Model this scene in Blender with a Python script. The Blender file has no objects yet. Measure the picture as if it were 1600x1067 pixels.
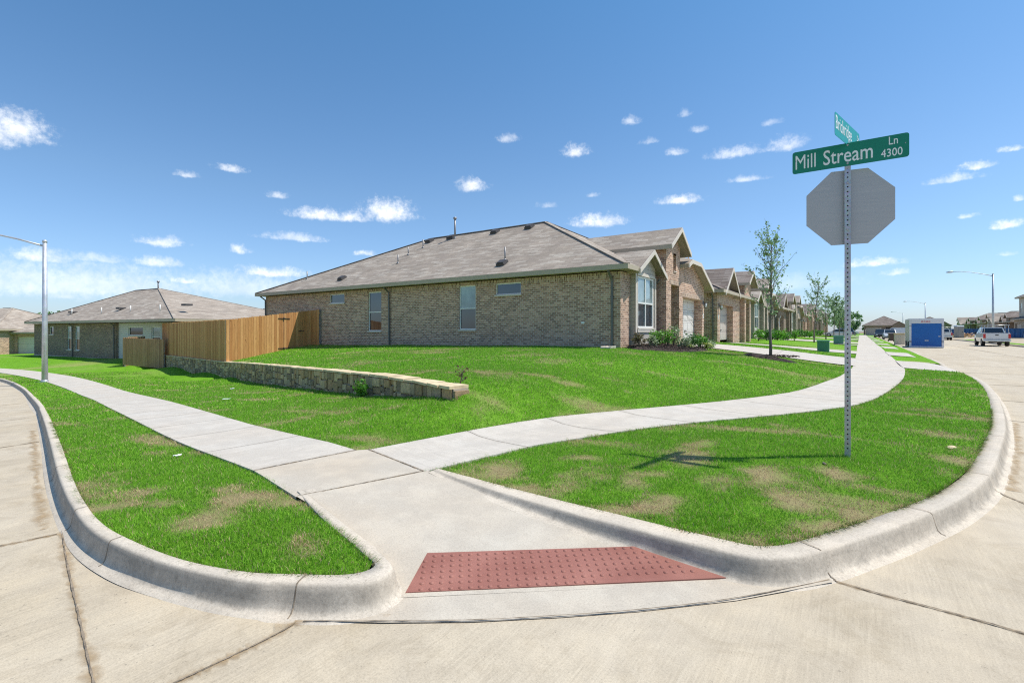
import bpy, bmesh, math, random
import numpy as np
from mathutils import Vector, Matrix
from mathutils.geometry import delaunay_2d_cdt
random.seed(7); rng = np.random.default_rng(11)
PI = math.pi
S = bpy.context.scene
COL = S.collection
def R(d): return math.radians(d)

# ------------------------------------------------------------------ materials
def new_mat(name):
    m = bpy.data.materials.new(name); m.use_nodes = True
    nt = m.node_tree; bs = nt.nodes['Principled BSDF']
    return m, nt, bs
def nd(nt, t, **kw):
    n = nt.nodes.new(t)
    for k, v in kw.items():
        if k.startswith('i_'):
            n.inputs[k[2:].replace('_', ' ')].default_value = v
        else: setattr(n, k, v)
    return n
def ramp(nt, fac, stops, interp='LINEAR'):
    r = nd(nt, 'ShaderNodeValToRGB'); r.color_ramp.interpolation = interp
    el = r.color_ramp.elements
    while len(el) < len(stops): el.new(0.5)
    for e, (p, c) in zip(el, stops): e.position = p; e.color = (*c, 1)
    nt.links.new(fac, r.inputs['Fac']); return r.outputs['Color']
def mixc(nt, fac, a, b, mode='MIX'):
    m = nd(nt, 'ShaderNodeMix', data_type='RGBA', blend_type=mode)
    for s, v in ((m.inputs[0], fac), (m.inputs[6], a), (m.inputs[7], b)):
        if hasattr(v, 'links'): nt.links.new(v, s)
        elif isinstance(v, tuple): s.default_value = (*v, 1)
        else: s.default_value = v
    return m.outputs[2]
def mth(nt, op, a, b=None, c=None, clamp=False):
    m = nd(nt, 'ShaderNodeMath', operation=op, use_clamp=clamp)
    for s, v in zip(m.inputs, (a, b, c)):
        if v is None: continue
        if hasattr(v, 'links'): nt.links.new(v, s)
        else: s.default_value = v
    return m.outputs[0]
def noise(nt, vec, scale, detail=4, rough=.55, dist=0.):
    n = nd(nt, 'ShaderNodeTexNoise'); n.inputs['Scale'].default_value = scale
    n.inputs['Detail'].default_value = detail; n.inputs['Roughness'].default_value = rough
    n.inputs['Distortion'].default_value = dist
    if vec is not None: nt.links.new(vec, n.inputs['Vector'])
    return n.outputs['Fac']
def mapping(nt, vec, scale=(1, 1, 1), rot=(0, 0, 0), loc=(0, 0, 0)):
    m = nd(nt, 'ShaderNodeMapping'); m.inputs['Scale'].default_value = scale
    m.inputs['Rotation'].default_value = rot; m.inputs['Location'].default_value = loc
    nt.links.new(vec, m.inputs['Vector']); return m.outputs[0]
def bump(nt, bs, h, strength=.3, dist=.01):
    b = nd(nt, 'ShaderNodeBump'); b.inputs['Strength'].default_value = strength
    b.inputs['Distance'].default_value = dist
    nt.links.new(h, b.inputs['Height']); nt.links.new(b.outputs[0], bs.inputs['Normal'])
def pos(nt): return nd(nt, 'ShaderNodeNewGeometry').outputs['Position']
def uvc(nt): return nd(nt, 'ShaderNodeTexCoord').outputs['UV']
def objc(nt): return nd(nt, 'ShaderNodeTexCoord').outputs['Object']

def plain(name, col, rough=.5, metal=0., var=.08, scale=6., spec=.5, bmp=0.):
    m, nt, bs = new_mat(name)
    n = noise(nt, objc(nt), scale, 5)
    lo = tuple(c * (1 - var) for c in col); hi = tuple(min(1, c * (1 + var)) for c in col)
    nt.links.new(ramp(nt, n, [(.3, lo), (.7, hi)]), bs.inputs['Base Color'])
    bs.inputs['Roughness'].default_value = rough; bs.inputs['Metallic'].default_value = metal
    bs.inputs['Specular IOR Level'].default_value = spec
    if bmp: bump(nt, bs, noise(nt, objc(nt), scale * 8, 4), bmp, .005)
    return m

def concrete(name, base, dark, warm, joint=None, tine=None, cross=None, scl=1.):
    """cast concrete: mottling, stains, fine grain; optional joints along uv.x, broom lines"""
    m, nt, bs = new_mat(name); p = pos(nt)
    big = noise(nt, p, .55 * scl, 6, .62, .6); mid = noise(nt, p, 3.1, 6, .65); fine = noise(nt, p, 95, 3, .7)
    spk = noise(nt, p, 330, 2, .6)
    c = mixc(nt, ramp(nt, big, [(.32, (0, 0, 0)), (.68, (1, 1, 1))]), base, warm)
    c = mixc(nt, mth(nt, 'MULTIPLY', ramp(nt, mid, [(.42, (1, 1, 1)), (.6, (0, 0, 0))]), .38), c, dark)
    c = mixc(nt, .55, c, ramp(nt, fine, [(.25, (.62, .62, .62)), (.5, (1, 1, 1)), (.8, (1.25, 1.25, 1.25))]), 'MULTIPLY')
    c = mixc(nt, .30, c, ramp(nt, spk, [(.3, (.55, .53, .5)), (.55, (1.05, 1.05, 1.05))]), 'MULTIPLY')
    h = mth(nt, 'ADD', mth(nt, 'MULTIPLY', fine, .5), mth(nt, 'MULTIPLY', mid, .5))
    if tine:
        for rz, sc, st in tine:
            v = mapping(nt, p, (sc, sc * .045, 1), (0, 0, R(rz)))
            w = noise(nt, v, 1., 5, .78)
            msk = noise(nt, mapping(nt, p, (1, 1, 1), (0, 0, 0), (rz, 3, 0)), .5, 3)
            mk = ramp(nt, msk, [(.42, (0, 0, 0)), (.58, (1, 1, 1))])
            c = mixc(nt, mth(nt, 'MULTIPLY', mk, st), c, ramp(nt, w, [(.35, (.72, .71, .68)), (.6, (1.12, 1.12, 1.1))]), 'MULTIPLY')
            h = mth(nt, 'ADD', h, mth(nt, 'MULTIPLY', w, st * 1.2))
    if tine:   # stains, tyre scuffs and dark specks
        s1 = noise(nt, p, 1.7, 7, .72, 1.2); c = mixc(nt, .5, c, ramp(nt, s1, [(.34, (.72, .69, .64)), (.5, (1, 1, 1)), (.7, (1.1, 1.08, 1.04))]), 'MULTIPLY')
        s2 = noise(nt, p, 30, 3, .6); c = mixc(nt, ramp(nt, s2, [(.27, (.7, .7, .7)), (.33, (0, 0, 0))]), c, tuple(x * .5 for x in dark))
        s3 = noise(nt, mapping(nt, p, (.9, .12, 1), (0, 0, R(-20))), 1.2, 5, .6); c = mixc(nt, .35, c, ramp(nt, s3, [(.4, (.84, .80, .74)), (.62, (1.08, 1.07, 1.06))]), 'MULTIPLY')
    if cross:  # fine broom finish across uv
        v = mapping(nt, uvc(nt), (cross, cross * .03, 1)); w = noise(nt, v, 1., 3, .6)
        c = mixc(nt, .5, c, ramp(nt, w, [(.35, (.84, .83, .81)), (.65, (1.06, 1.06, 1.06))]), 'MULTIPLY')
        h = mth(nt, 'ADD', h, mth(nt, 'MULTIPLY', w, .6))
    if joint:
        sx = nd(nt, 'ShaderNodeSeparateXYZ'); nt.links.new(uvc(nt), sx.inputs[0])
        wob = mth(nt, 'MULTIPLY', noise(nt, p, 8, 2), .012)
        t = mth(nt, 'PINGPONG', mth(nt, 'ADD', sx.outputs[0], wob), joint / 2)
        j = mth(nt, 'LESS_THAN', t, .008); s = ramp(nt, t, [(0, (1, 1, 1)), (.07, (0, 0, 0))])
        c = mixc(nt, mth(nt, 'MULTIPLY', s, .28), c, tuple(x * .6 for x in warm))
        c = mixc(nt, mth(nt, 'MULTIPLY', j, .8), c, (.10, .08, .06))
        h = mth(nt, 'SUBTRACT', h, mth(nt, 'MULTIPLY', j, 2))
    nt.links.new(c, bs.inputs['Base Color']); bs.inputs['Roughness'].default_value = .9
    bs.inputs['Specular IOR Level'].default_value = .25
    bump(nt, bs, h, .35, .006)
    return m
M = {}
M['road'] = concrete('street_concrete', (.53, .46, .36), (.42, .36, .28), (.54, .455, .335), tine=[(58, 62, .42), (12, 55, .3)])
M['walk'] = concrete('sidewalk_concrete', (.575, .53, .465), (.43, .385, .33), (.575, .505, .42), joint=1.45, cross=55)
M['slab'] = concrete('ramp_concrete', (.53, .48, .40), (.38, .33, .27), (.54, .455, .35))
M['kerb'] = concrete('kerb_concrete', (.60, .53, .435), (.40, .35, .285), (.62, .53, .42), scl=3.)
def grime():
    nt = M['kerb'].node_tree; bs = nt.nodes['Principled BSDF']; src = bs.inputs['Base Color'].links[0].from_socket
    sx = nd(nt, 'ShaderNodeSeparateXYZ'); nt.links.new(uvc(nt), sx.inputs[0])
    n = noise(nt, pos(nt), 4.5, 7, .78, .5); st = noise(nt, mapping(nt, pos(nt), (38, 38, 5)), 1., 5, .75)
    v = mth(nt, 'ADD', sx.outputs[1], mth(nt, 'MULTIPLY_ADD', n, .5, -.25))
    band = ramp(nt, v, [(.0, (0, 0, 0)), (.10, (.7, .7, .7)), (.24, (.85, .85, .85)), (.38, (.12, .12, .12)), (.6, (0, 0, 0))])
    c = mixc(nt, mth(nt, 'MULTIPLY', band, mth(nt, 'MULTIPLY_ADD', n, 2.2, -.55, clamp=True), clamp=True), src, (.24, .21, .17))
    c = mixc(nt, .16, c, ramp(nt, st, [(.35, (.7, .7, .7)), (.6, (1.1, 1.1, 1.1))]), 'MULTIPLY')
    pit = noise(nt, pos(nt), 45, 5, .8); c = mixc(nt, .55, c, ramp(nt, pit, [(.3, (.5, .48, .45)), (.48, (1, 1, 1)), (.75, (1.18, 1.17, 1.15))]), 'MULTIPLY')
    nt.links.new(c, bs.inputs['Base Color'])
grime()
M['drive'] = concrete('driveway_concrete', (.55, .51, .455), (.42, .375, .33), (.55, .48, .41), joint=3.1, cross=40)

def masonry(name, cols, mortar, bw, bh, gap, sat_noise=.35, bmpd=.01, tilt=0, squash=None, rough=.9):
    m, nt, bs = new_mat(name); uv = uvc(nt)
    if tilt: uv = mapping(nt, uv, (1, 1, 1), (0, 0, R(90)))
    b = nd(nt, 'ShaderNodeTexBrick'); nt.links.new(uv, b.inputs['Vector'])
    b.inputs['Color1'].default_value = (0, 0, 0, 1); b.inputs['Color2'].default_value = (1, 1, 1, 1)
    b.inputs['Mortar'].default_value = (.5, .5, .5, 1); b.inputs['Scale'].default_value = 1
    b.inputs['Mortar Size'].default_value = gap; b.inputs['Mortar Smooth'].default_value = .15
    b.inputs['Brick Width'].default_value = bw; b.inputs['Row Height'].default_value = bh; b.inputs['Bias'].default_value = 0
    n = len(cols); c = ramp(nt, b.outputs['Color'], [(i / n, k) for i, k in enumerate(cols)], 'CONSTANT')
    nz = noise(nt, uv, .8, 6, .7); nf = noise(nt, uv, 38, 4, .7)
    c = mixc(nt, min(1, sat_noise * 1.7), c, ramp(nt, nz, [(.3, (.62, .6, .6)), (.7, (1.35, 1.33, 1.3))]), 'MULTIPLY')
    c = mixc(nt, .6, c, ramp(nt, nf, [(.25, (.6, .6, .6)), (.7, (1.25, 1.25, 1.25))]), 'MULTIPLY')
    mo = mixc(nt, .4, mortar, ramp(nt, nf, [(.3, (.7, .7, .7)), (.7, (1.2, 1.2, 1.2))]), 'MULTIPLY')
    c = mixc(nt, b.outputs['Fac'], c, mo)
    nt.links.new(c, bs.inputs['Base Color']); bs.inputs['Roughness'].default_value = rough
    bs.inputs['Specular IOR Level'].default_value = .2
    h = mth(nt, 'SUBTRACT', mth(nt, 'MULTIPLY', nf, .3), b.outputs['Fac'])
    bump(nt, bs, h, .6, bmpd)
    return m
BR = [(.225, .142, .098), (.40, .272, .192), (.285, .188, .134), (.52, .38, .28), (.35, .228, .158), (.46, .325, .238), (.20, .136, .104)]
M['brick'] = masonry('taupe_brick', [tuple(k * q for k, q in zip(c_, (1.22, 1.09, 1.06))) for c_ in [tuple(.78 * a_ + .22 * m_ for a_, m_ in zip(q_, (.345, .24, .174))) for q_ in BR]], (.62, .50, .40), .225, .085, .013)
M['brick_v'] = masonry('taupe_brick_soldier', BR, (.62, .50, .40), .225, .085, .013, tilt=1)
BR2 = [(.19, .125, .085), (.28, .19, .13), (.15, .105, .08), (.33, .235, .165), (.24, .155, .105)]
M['brick2'] = masonry('brown_brick', BR2, (.33, .29, .24), .225, .085, .013)
BR3 = [(.34, .27, .20), (.42, .34, .26), (.28, .215, .165), (.47, .39, .30)]
M['brick3'] = masonry('tan_brick', BR3, (.5, .45, .38), .225, .085, .013)
SH = [(.315, .265, .215), (.40, .345, .285), (.345, .29, .235), (.44, .385, .32), (.37, .31, .25), (.34, .285, .235)]
M['shingle'] = masonry('asphalt_shingle', SH, (.24, .19, .15), .62, .145, .006, sat_noise=.35, bmpd=.008, rough=.95)
SH2 = [(.185, .15, .125), (.26, .215, .185), (.215, .17, .145), (.30, .255, .22), (.235, .19, .16)]
M['shingle2'] = masonry('asphalt_shingle_brown', SH2, (.12, .10, .085), .62, .145, .006, sat_noise=.22, bmpd=.008, rough=.95)

M['fascia'] = plain('painted_fascia_taupe', (.42, .35, .255), .6)
M['trim'] = plain('painted_trim_beige', (.60, .53, .45), .6, var=.05)
M['siding'] = None
M['white'] = plain('white_vinyl', (.78, .77, .73), .45, var=.03)
M['gutter'] = plain('grey_downspout', (.13, .125, .12), .5, var=.1)
M['soffit'] = plain('soffit_board', (.33, .27, .22), .8)
M['dark'] = plain('dark_bronze', (.035, .033, .03), .5)
M['vent'] = plain('roof_vent_metal', (.07, .065, .065), .6)
M['pipe'] = plain('vent_pipe', (.28, .27, .27), .5, .4)
def planked(name, col, w, horiz=True, dark=.55, rough=.6):
    m, nt, bs = new_mat(name); sx = nd(nt, 'ShaderNodeSeparateXYZ'); nt.links.new(uvc(nt), sx.inputs[0])
    t = mth(nt, 'FRACT', mth(nt, 'DIVIDE', sx.outputs[1 if horiz else 0], w))
    n = noise(nt, mapping(nt, uvc(nt), (.7, 9, 1) if horiz else (9, .7, 1)), 1.5, 4)
    c = ramp(nt, n, [(.3, tuple(x * .92 for x in col)), (.7, tuple(min(1, x * 1.06) for x in col))])
    c = mixc(nt, mth(nt, 'LESS_THAN', t, .09), c, tuple(x * dark for x in col))
    nt.links.new(c, bs.inputs['Base Color']); bs.inputs['Roughness'].default_value = rough
    bump(nt, bs, t, .35, .012)
    return m
M['siding'] = planked('lap_siding', (.47, .42, .36), .17)
M['siding_w'] = planked('lap_siding_pale', (.56, .56, .53), .17)
M['garage'] = planked('garage_door_panels', (.50, .44, .38), .53, dark=.72)
M['garage_w'] = planked('garage_door_pale', (.66, .62, .57), .53, dark=.75)
M['roller'] = None
def glass_mat(name, col, rough=.04):
    m, nt, bs = new_mat(name)
    n = noise(nt, objc(nt), .9, 3)
    nt.links.new(ramp(nt, n, [(.35, tuple(c * .6 for c in col)), (.65, tuple(c * 1.3 for c in col))]), bs.inputs['Base Color'])
    bs.inputs['Roughness'].default_value = rough; bs.inputs['Specular IOR Level'].default_value = 1.
    bs.inputs['Coat Weight'].default_value = .25; bs.inputs['Coat Roughness'].default_value = .02; bs.inputs['Coat IOR'].default_value = 1.6
    return m
M['glass'] = glass_mat('window_glass', (.02, .03, .04))
M['glass_b'] = glass_mat('blind_reflection_glass', (.24, .31, .32))  # upper panes: pale bluish reflection over the blinds, painted into the base colour
M['carglass'] = glass_mat('car_glass', (.012, .016, .02))

def wood(name, c1, c2, c3):
    m, nt, bs = new_mat(name)
    r = nd(nt, 'ShaderNodeNewGeometry').outputs['Random Per Island']
    base = ramp(nt, r, [(0, c1), (.35, c2), (.7, c3), (1, c1)])
    v = mapping(nt, objc(nt), (22, 22, 1.3)); g = noise(nt, v, 1.4, 5, .65, .8)
    c = mixc(nt, .75, base, ramp(nt, g, [(.3, (.62, .56, .5)), (.62, (1.15, 1.13, 1.1))]), 'MULTIPLY')
    k = noise(nt, mapping(nt, objc(nt), (5, 5, 3.2)), 1.9, 2)
    c = mixc(nt, ramp(nt, k, [(.70, (0, 0, 0)), (.76, (1, 1, 1))]), c, tuple(x * .4 for x in c2))
    nt.links.new(c, bs.inputs['Base Color']); bs.inputs['Roughness'].default_value = .8
    bs.inputs['Specular IOR Level'].default_value = .2
    bump(nt, bs, g, .3, .004); return m
M['cedar'] = wood('cedar_pickets', (.56, .285, .11), (.43, .20, .075), (.65, .365, .155))
M['cedar_old'] = wood('weathered_pickets', (.44, .255, .14), (.38, .215, .115), (.50, .30, .175))

def stone_mat():
    m, nt, bs = new_mat('retaining_stone'); p = objc(nt)
    r = nd(nt, 'ShaderNodeNewGeometry').outputs['Random Per Island']
    base = ramp(nt, r, [(0, (.36, .25, .14)), (.2, (.56, .42, .25)), (.4, (.27, .20, .13)), (.55, (.48, .31, .16)), (.7, (.42, .33, .22)), (.85, (.62, .45, .26)), (.95, (.31, .23, .15))], 'CONSTANT')
    n = noise(nt, p, 14, 6, .7); n2 = noise(nt, p, 3, 3)
    c = mixc(nt, .8, base, ramp(nt, n, [(.3, (.5, .48, .46)), (.7, (1.35, 1.3, 1.25))]), 'MULTIPLY')
    c = mixc(nt, ramp(nt, n2, [(.5, (0, 0, 0)), (.7, (.35, .35, .35))]), c, (.38, .25, .11))
    nt.links.new(c, bs.inputs['Base Color']); bs.inputs['Roughness'].default_value = .95
    bump(nt, bs, n, .8, .02); return m
M['stone'] = stone_mat()
M['mortar'] = plain('stone_mortar', (.42, .36, .27), .95, bmp=.4)
M['cap'] = plain('sandstone_cap', (.62, .49, .30), .95, var=.25, scale=5, bmp=.5)
def soil_mat():
    m, nt, bs = new_mat('bark_mulch'); p = objc(nt)
    n = noise(nt, p, 40, 6, .75); c = ramp(nt, n, [(.3, (.012, .008, .006)), (.55, (.06, .038, .028)), (.75, (.14, .095, .07))])
    nt.links.new(c, bs.inputs['Base Color']); bs.inputs['Roughness'].default_value = .95; bump(nt, bs, n, 1., .05); return m
M['mulch'] = soil_mat()
M['galv'] = None
def galv(name, col, rough, metal, brushed=False):
    m, nt, bs = new_mat(name); p = objc(nt)
    v = nd(nt, 'ShaderNodeTexVoronoi'); v.inputs['Scale'].default_value = 60; nt.links.new(p, v.inputs['Vector'])
    n = noise(nt, mapping(nt, p, (1, 1, 90) if brushed else (1, 1, 1)), 3, 4)
    c = mixc(nt, .25, ramp(nt, n, [(.3, tuple(x * .82 for x in col)), (.7, tuple(min(1, x * 1.1) for x in col))]), v.outputs['Color'], 'MULTIPLY')
    if brushed: c = ramp(nt, n, [(.3, tuple(x * .9 for x in col)), (.7, tuple(min(1, x * 1.06) for x in col))])
    nt.links.new(c, bs.inputs['Base Color'])
    rr = mth(nt, 'ADD', mth(nt, 'MULTIPLY', n, .2), rough - .1)
    nt.links.new(rr, bs.inputs['Roughness']); bs.inputs['Metallic'].default_value = metal
    if brushed: bump(nt, bs, n, .05, .001)
    return m
M['galv'] = galv('galvanised_steel', (.52, .53, .54), .45, .75)
M['alu'] = galv('brushed_aluminium', (.46, .435, .40), .42, .55, True)
M['pole'] = galv('lamp_pole_steel', (.62, .64, .68), .5, .5)
M['sgreen'] = plain('sign_green_sheet', (.0, .19, .115), .45, var=.06)
M['sgreen_lit'] = plain('sign_green_lit', (.0, .30, .27), .4, var=.06)  # green sign sheet with its sunlit brightness put into a brighter base colour
M['sred'] = plain('stop_red', (.5, .01, .015), .4)
M['swhite'] = plain('sign_white_film', (.74, .78, .76), .4, var=.03)

# ------------------------------------------------------------------ object helpers
def tag(o, label=None, cat=None, group=None, kind=None):
    if label: o['label'] = label
    if cat: o['category'] = cat
    if group: o['group'] = group
    if kind: o['kind'] = kind
    return o
def empty(name, loc=(0, 0, 0), rz=0., label=None, cat=None, group=None):
    o = bpy.data.objects.new(name, None); COL.objects.link(o); o.location = loc; o.rotation_euler = (0, 0, rz)
    o.empty_display_size = .2
    return tag(o, label, cat, group)
def link(name, me, mat, parent=None):
    o = bpy.data.objects.new(name, me); COL.objects.link(o)
    if mat is not None and not me.materials: me.materials.append(mat)
    if parent is not None: o.parent = parent
    return o
def copy_tree(o, parent=None):
    c = o.copy(); COL.objects.link(c)
    if parent is not None: c.parent = parent
    for ch in list(o.children): copy_tree(ch, c)
    return c

class MB:
    """mesh builder; uv in metres from each face's own plane"""
    def __init__(s): s.v = []; s.f = []; s.sm = []
    def vs(s, pts):
        i = len(s.v); s.v.extend([tuple(p) for p in pts]); return i
    def face(s, pts, smooth=False):
        i = s.vs(pts); s.f.append(tuple(range(i, i + len(pts)))); s.sm.append(smooth); return s
    def box(s, a, b):
        x0, y0, z0 = a; x1, y1, z1 = b
        if x0 > x1: x0, x1 = x1, x0
        if y0 > y1: y0, y1 = y1, y0
        if z0 > z1: z0, z1 = z1, z0
        i = s.vs([(x0, y0, z0), (x1, y0, z0), (x1, y1, z0), (x0, y1, z0), (x0, y0, z1), (x1, y0, z1), (x1, y1, z1), (x0, y1, z1)])
        for q in ((0, 3, 2, 1), (4, 5, 6, 7), (0, 1, 5, 4), (1, 2, 6, 5), (2, 3, 7, 6), (3, 0, 4, 7)):
            s.f.append(tuple(i + k for k in q)); s.sm.append(False)
        return s
    def obox(s, c, ax, ay, az, hx, hy, hz):
        c = Vector(c); ax = Vector(ax).normalized(); ay = Vector(ay).normalized(); az = Vector(az).normalized()
        pts = [c + ax * (hx * a) + ay * (hy * b) + az * (hz * d) for d in (-1, 1) for (a, b) in ((-1, -1), (1, -1), (1, 1), (-1, 1))]
        i = s.vs(pts)
        for q in ((0, 3, 2, 1), (4, 5, 6, 7), (0, 1, 5, 4), (1, 2, 6, 5), (2, 3, 7, 6), (3, 0, 4, 7)):
            s.f.append(tuple(i + k for k in q)); s.sm.append(False)
        return s
    def beam(s, p0, p1, w, h, up=(0, 0, 1)):
        p0 = Vector(p0); p1 = Vector(p1); d = (p1 - p0); L = d.length; d.normalize()
        side = d.cross(Vector(up)).normalized(); u = side.cross(d)
        return s.obox((p0 + p1) / 2, d, side, u, L / 2, w / 2, h / 2)
    def prism(s, poly, d):
        """poly: list of 3d pts (planar), extruded by vector d"""
        d = Vector(d); a = [Vector(p) for p in poly]; b = [p + d for p in a]; n = len(a)
        s.face(a[::-1]); s.face(b)
        for k in range(n): s.face([a[k], a[(k + 1) % n], b[(k + 1) % n], b[k]])
        return s
    def tube(s, pts, rad, n=8, cap=True):
        pts = [Vector(p) for p in pts]
        if not isinstance(rad, (list, tuple)): rad = [rad] * len(pts)
        rings = []; ref = Vector((0, 0, 1))
        for k, p in enumerate(pts):
            d = (pts[min(k + 1, len(pts) - 1)] - pts[max(k - 1, 0)]).normalized()
            if abs(d.dot(ref)) > .95: ref = Vector((1, 0, 0)) if abs(d.x) < .9 else Vector((0, 1, 0))
            a = d.cross(ref).normalized(); b = d.cross(a)
            rings.append(s.vs([p + (a * math.cos(2 * PI * j / n) + b * math.sin(2 * PI * j / n)) * rad[k] for j in range(n)]))
        for k in range(len(rings) - 1):
            for j in range(n):
                s.f.append((rings[k] + j, rings[k + 1] + j, rings[k + 1] + (j + 1) % n, rings[k] + (j + 1) % n)); s.sm.append(True)
        if cap:
            s.f.append(tuple(rings[0] + j for j in range(n))); s.sm.append(False)
            s.f.append(tuple(rings[-1] + j for j in range(n))[::-1]); s.sm.append(False)
        return s
    def build(s, name, mat, parent=None, bevel=0., fix=True):
        me = bpy.data.meshes.new(name); me.from_pydata(s.v, [], s.f); me.polygons.foreach_set('use_smooth', s.sm)
        if fix:
            bm = bmesh.new(); bm.from_mesh(me); bmesh.ops.recalc_face_normals(bm, faces=bm.faces); bm.to_mesh(me); bm.free()
        me.update(); auto_uv(me)
        o = link(name, me, mat, parent)
        if bevel:
            b = o.modifiers.new('bevel', 'BEVEL'); b.width = bevel; b.segments = 2; b.limit_method = 'ANGLE'
        return o
def auto_uv(me):
    n = len(me.loops)
    if not n: return
    uvl = me.uv_layers.new(name='uv')
    co = np.empty(len(me.vertices) * 3); me.vertices.foreach_get('co', co); co = co.reshape(-1, 3)
    lv = np.empty(n, dtype=np.int32); me.loops.foreach_get('vertex_index', lv)
    pn = np.empty(len(me.polygons) * 3); me.polygons.foreach_get('normal', pn); pn = pn.reshape(-1, 3)
    lt = np.empty(len(me.polygons), dtype=np.int32); me.polygons.foreach_get('loop_total', lt)
    N = np.repeat(pn, lt, axis=0)
    t = np.cross(np.array([0, 0, 1.]), N); l = np.linalg.norm(t, axis=1); fl = l < .05
    t[fl] = (1, 0, 0); t /= np.maximum(np.linalg.norm(t, axis=1), 1e-9)[:, None]
    b = np.cross(N, t); P = co[lv]
    uv = np.stack([(P * t).sum(1), (P * b).sum(1)], 1)
    uvl.data.foreach_set('uv', uv.ravel())
def np_mesh(name, V, F, mat, parent=None, uv=None, smooth=False):
    me = bpy.data.meshes.new(name); V = np.asarray(V, dtype=np.float32); F = np.asarray(F, dtype=np.int32)
    k = F.shape[1]; me.vertices.add(len(V)); me.vertices.foreach_set('co', V.ravel())
    me.loops.add(F.size); me.loops.foreach_set('vertex_index', F.ravel())
    me.polygons.add(len(F)); me.polygons.foreach_set('loop_start', np.arange(0, F.size, k, dtype=np.int32))
    me.polygons.foreach_set('loop_total', np.full(len(F), k, dtype=np.int32))
    me.update(calc_edges=True)
    me.polygons.foreach_set('use_smooth', np.full(len(F), smooth))
    if uv is not None:
        u = me.uv_layers.new(name='uv'); u.data.foreach_set('uv', np.asarray(uv, dtype=np.float32)[F.ravel()].ravel())
    return link(name, me, mat, parent)

# ------------------------------------------------------------------ terrain
BX = np.array([-300, -80, -60, -39, -22, -12.75, -8, -4, 0, 400.]); BZ = np.array([-1.5, -1.3, -1.3, -1.15, -.85, -.30, -.09, 0, 0, 0])
_bx = np.arange(-300, 401, .5); _bz = np.convolve(np.pad(np.interp(_bx, BX, BZ), 10, mode='edge'), np.hanning(21) / np.hanning(21).sum(), 'valid')
def B(X): return np.interp(X, _bx, _bz)
class TPS:
    def __init__(s, P, lam=.012):
        P = np.array(P, dtype=float); s.p = P[:, :2] / 10; n = len(P)
        K = s.k(s.p, s.p) - lam * np.eye(n); Q = np.hstack([np.ones((n, 1)), s.p])
        A = np.block([[K, Q], [Q.T, np.zeros((3, 3))]]); s.w = np.linalg.solve(A, np.concatenate([P[:, 2], np.zeros(3)]))
    @staticmethod
    def k(a, b):
        return np.sqrt(((a[:, None, :] - b[None, :, :]) ** 2).sum(-1) + .0012)
    def __call__(s, X, Y):
        X = np.atleast_1d(np.asarray(X, float)); Y = np.atleast_1d(np.asarray(Y, float)); out = np.empty(len(X))
        for i in range(0, len(X), 100000):
            q = np.stack([X[i:i + 100000], Y[i:i + 100000]], 1) / 10
            out[i:i + 100000] = s.k(q, s.p) @ s.w[:-3] + s.w[-3] + q @ s.w[-2:]
        return out
def curve(P, n, closed=False):
    """Catmull-Rom through P (any dimension), n samples per unit spacing list -> equal arclength"""
    P = np.array(P, dtype=float); Q = np.vstack([2 * P[0] - P[1], P, 2 * P[-1] - P[-2]]); out = []
    for i in range(1, len(Q) - 2):
        p0, p1, p2, p3 = Q[i - 1:i + 3]
        for t in np.linspace(0, 1, 12, endpoint=False):
            # centripetal-ish: plain uniform with tension relative to segment length
            L = np.linalg.norm((p2 - p1)[:2]); a = np.linalg.norm((p1 - p0)[:2]) + 1e-9; b = np.linalg.norm((p3 - p2)[:2]) + 1e-9
            m1 = (p2 - p0) * L / (L + a); m2 = (p3 - p1) * L / (L + b)
            out.append((2 * t ** 3 - 3 * t ** 2 + 1) * p1 + (t ** 3 - 2 * t ** 2 + t) * m1 + (-2 * t ** 3 + 3 * t ** 2) * p2 + (t ** 3 - t ** 2) * m2)
    out.append(P[-1]); out = np.array(out)
    if n is None: return out
    d = np.concatenate([[0], np.cumsum(np.linalg.norm(np.diff(out[:, :2], axis=0), axis=1))])
    q = np.linspace(0, d[-1], n); return np.stack([np.interp(q, d, out[:, k]) for k in range(out.shape[1])], 1)

swLup = [(-4.86, 3.73), (-7.81, 4.09), (-11.3, 4.72), (-15.31, 5.52), (-22, 6.75), (-30, 7.84), (-36.82, 8.39), (-43, 8.36), (-50, 7.5), (-62, 4.5)]
swLlo = [(-5.01, 2.6), (-7.57, 2.9), (-10.9, 3.45), (-14.61, 4.13), (-20, 5.15), (-27, 6.1), (-35, 6.75), (-42.6, 6.85), (-49.5, 6.1), (-61, 3.2)]
swRup = [(-4.76, 3.83), (-4.55, 4.75), (-4.3, 5.66), (-3.95, 6.7), (-3.2, 8.21), (-2.4, 9.68), (-1.75, 11.1), (-1.21, 12.62), (-.83, 14.97), (-.45, 18.09), (-.22, 22.77), (-.19, 40), (-.19, 100), (-.19, 172)]
swRlo = [(-3.57, 3.55), (-3.48, 3.95), (-3.3, 4.86), (-2.97, 5.65), (-2.17, 7.31), (-.9, 9.35), (-.13, 10.89), (.23, 12.26), (.63, 14.8), (.97, 17.65), (1.21, 20.8), (1.31, 23.45), (1.33, 40), (1.33, 100), (1.33, 172)]
wall_pts = [(-5.25, 5.85), (-6.65, 6.28), (-8.3, 6.79), (-10.8, 7.56), (-14.5, 8.7), (-18.5, 9.93), (-22.3, 11.1), (-27.35, 12.65), (-33, 13.45), (-40.7, 14.5)]
wall_top = [.67, .67, .64, .56, .42, .28, .13, -.09, -.13, -.18]
wall_bot = [.50, .37, .23, .05, -.20, -.45, -.66, -.95, -1.08, -1.09]
def wallY(X):
    a = np.array(wall_pts)[::-1]; return np.interp(X, a[:, 0], a[:, 1])
common = []
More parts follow.
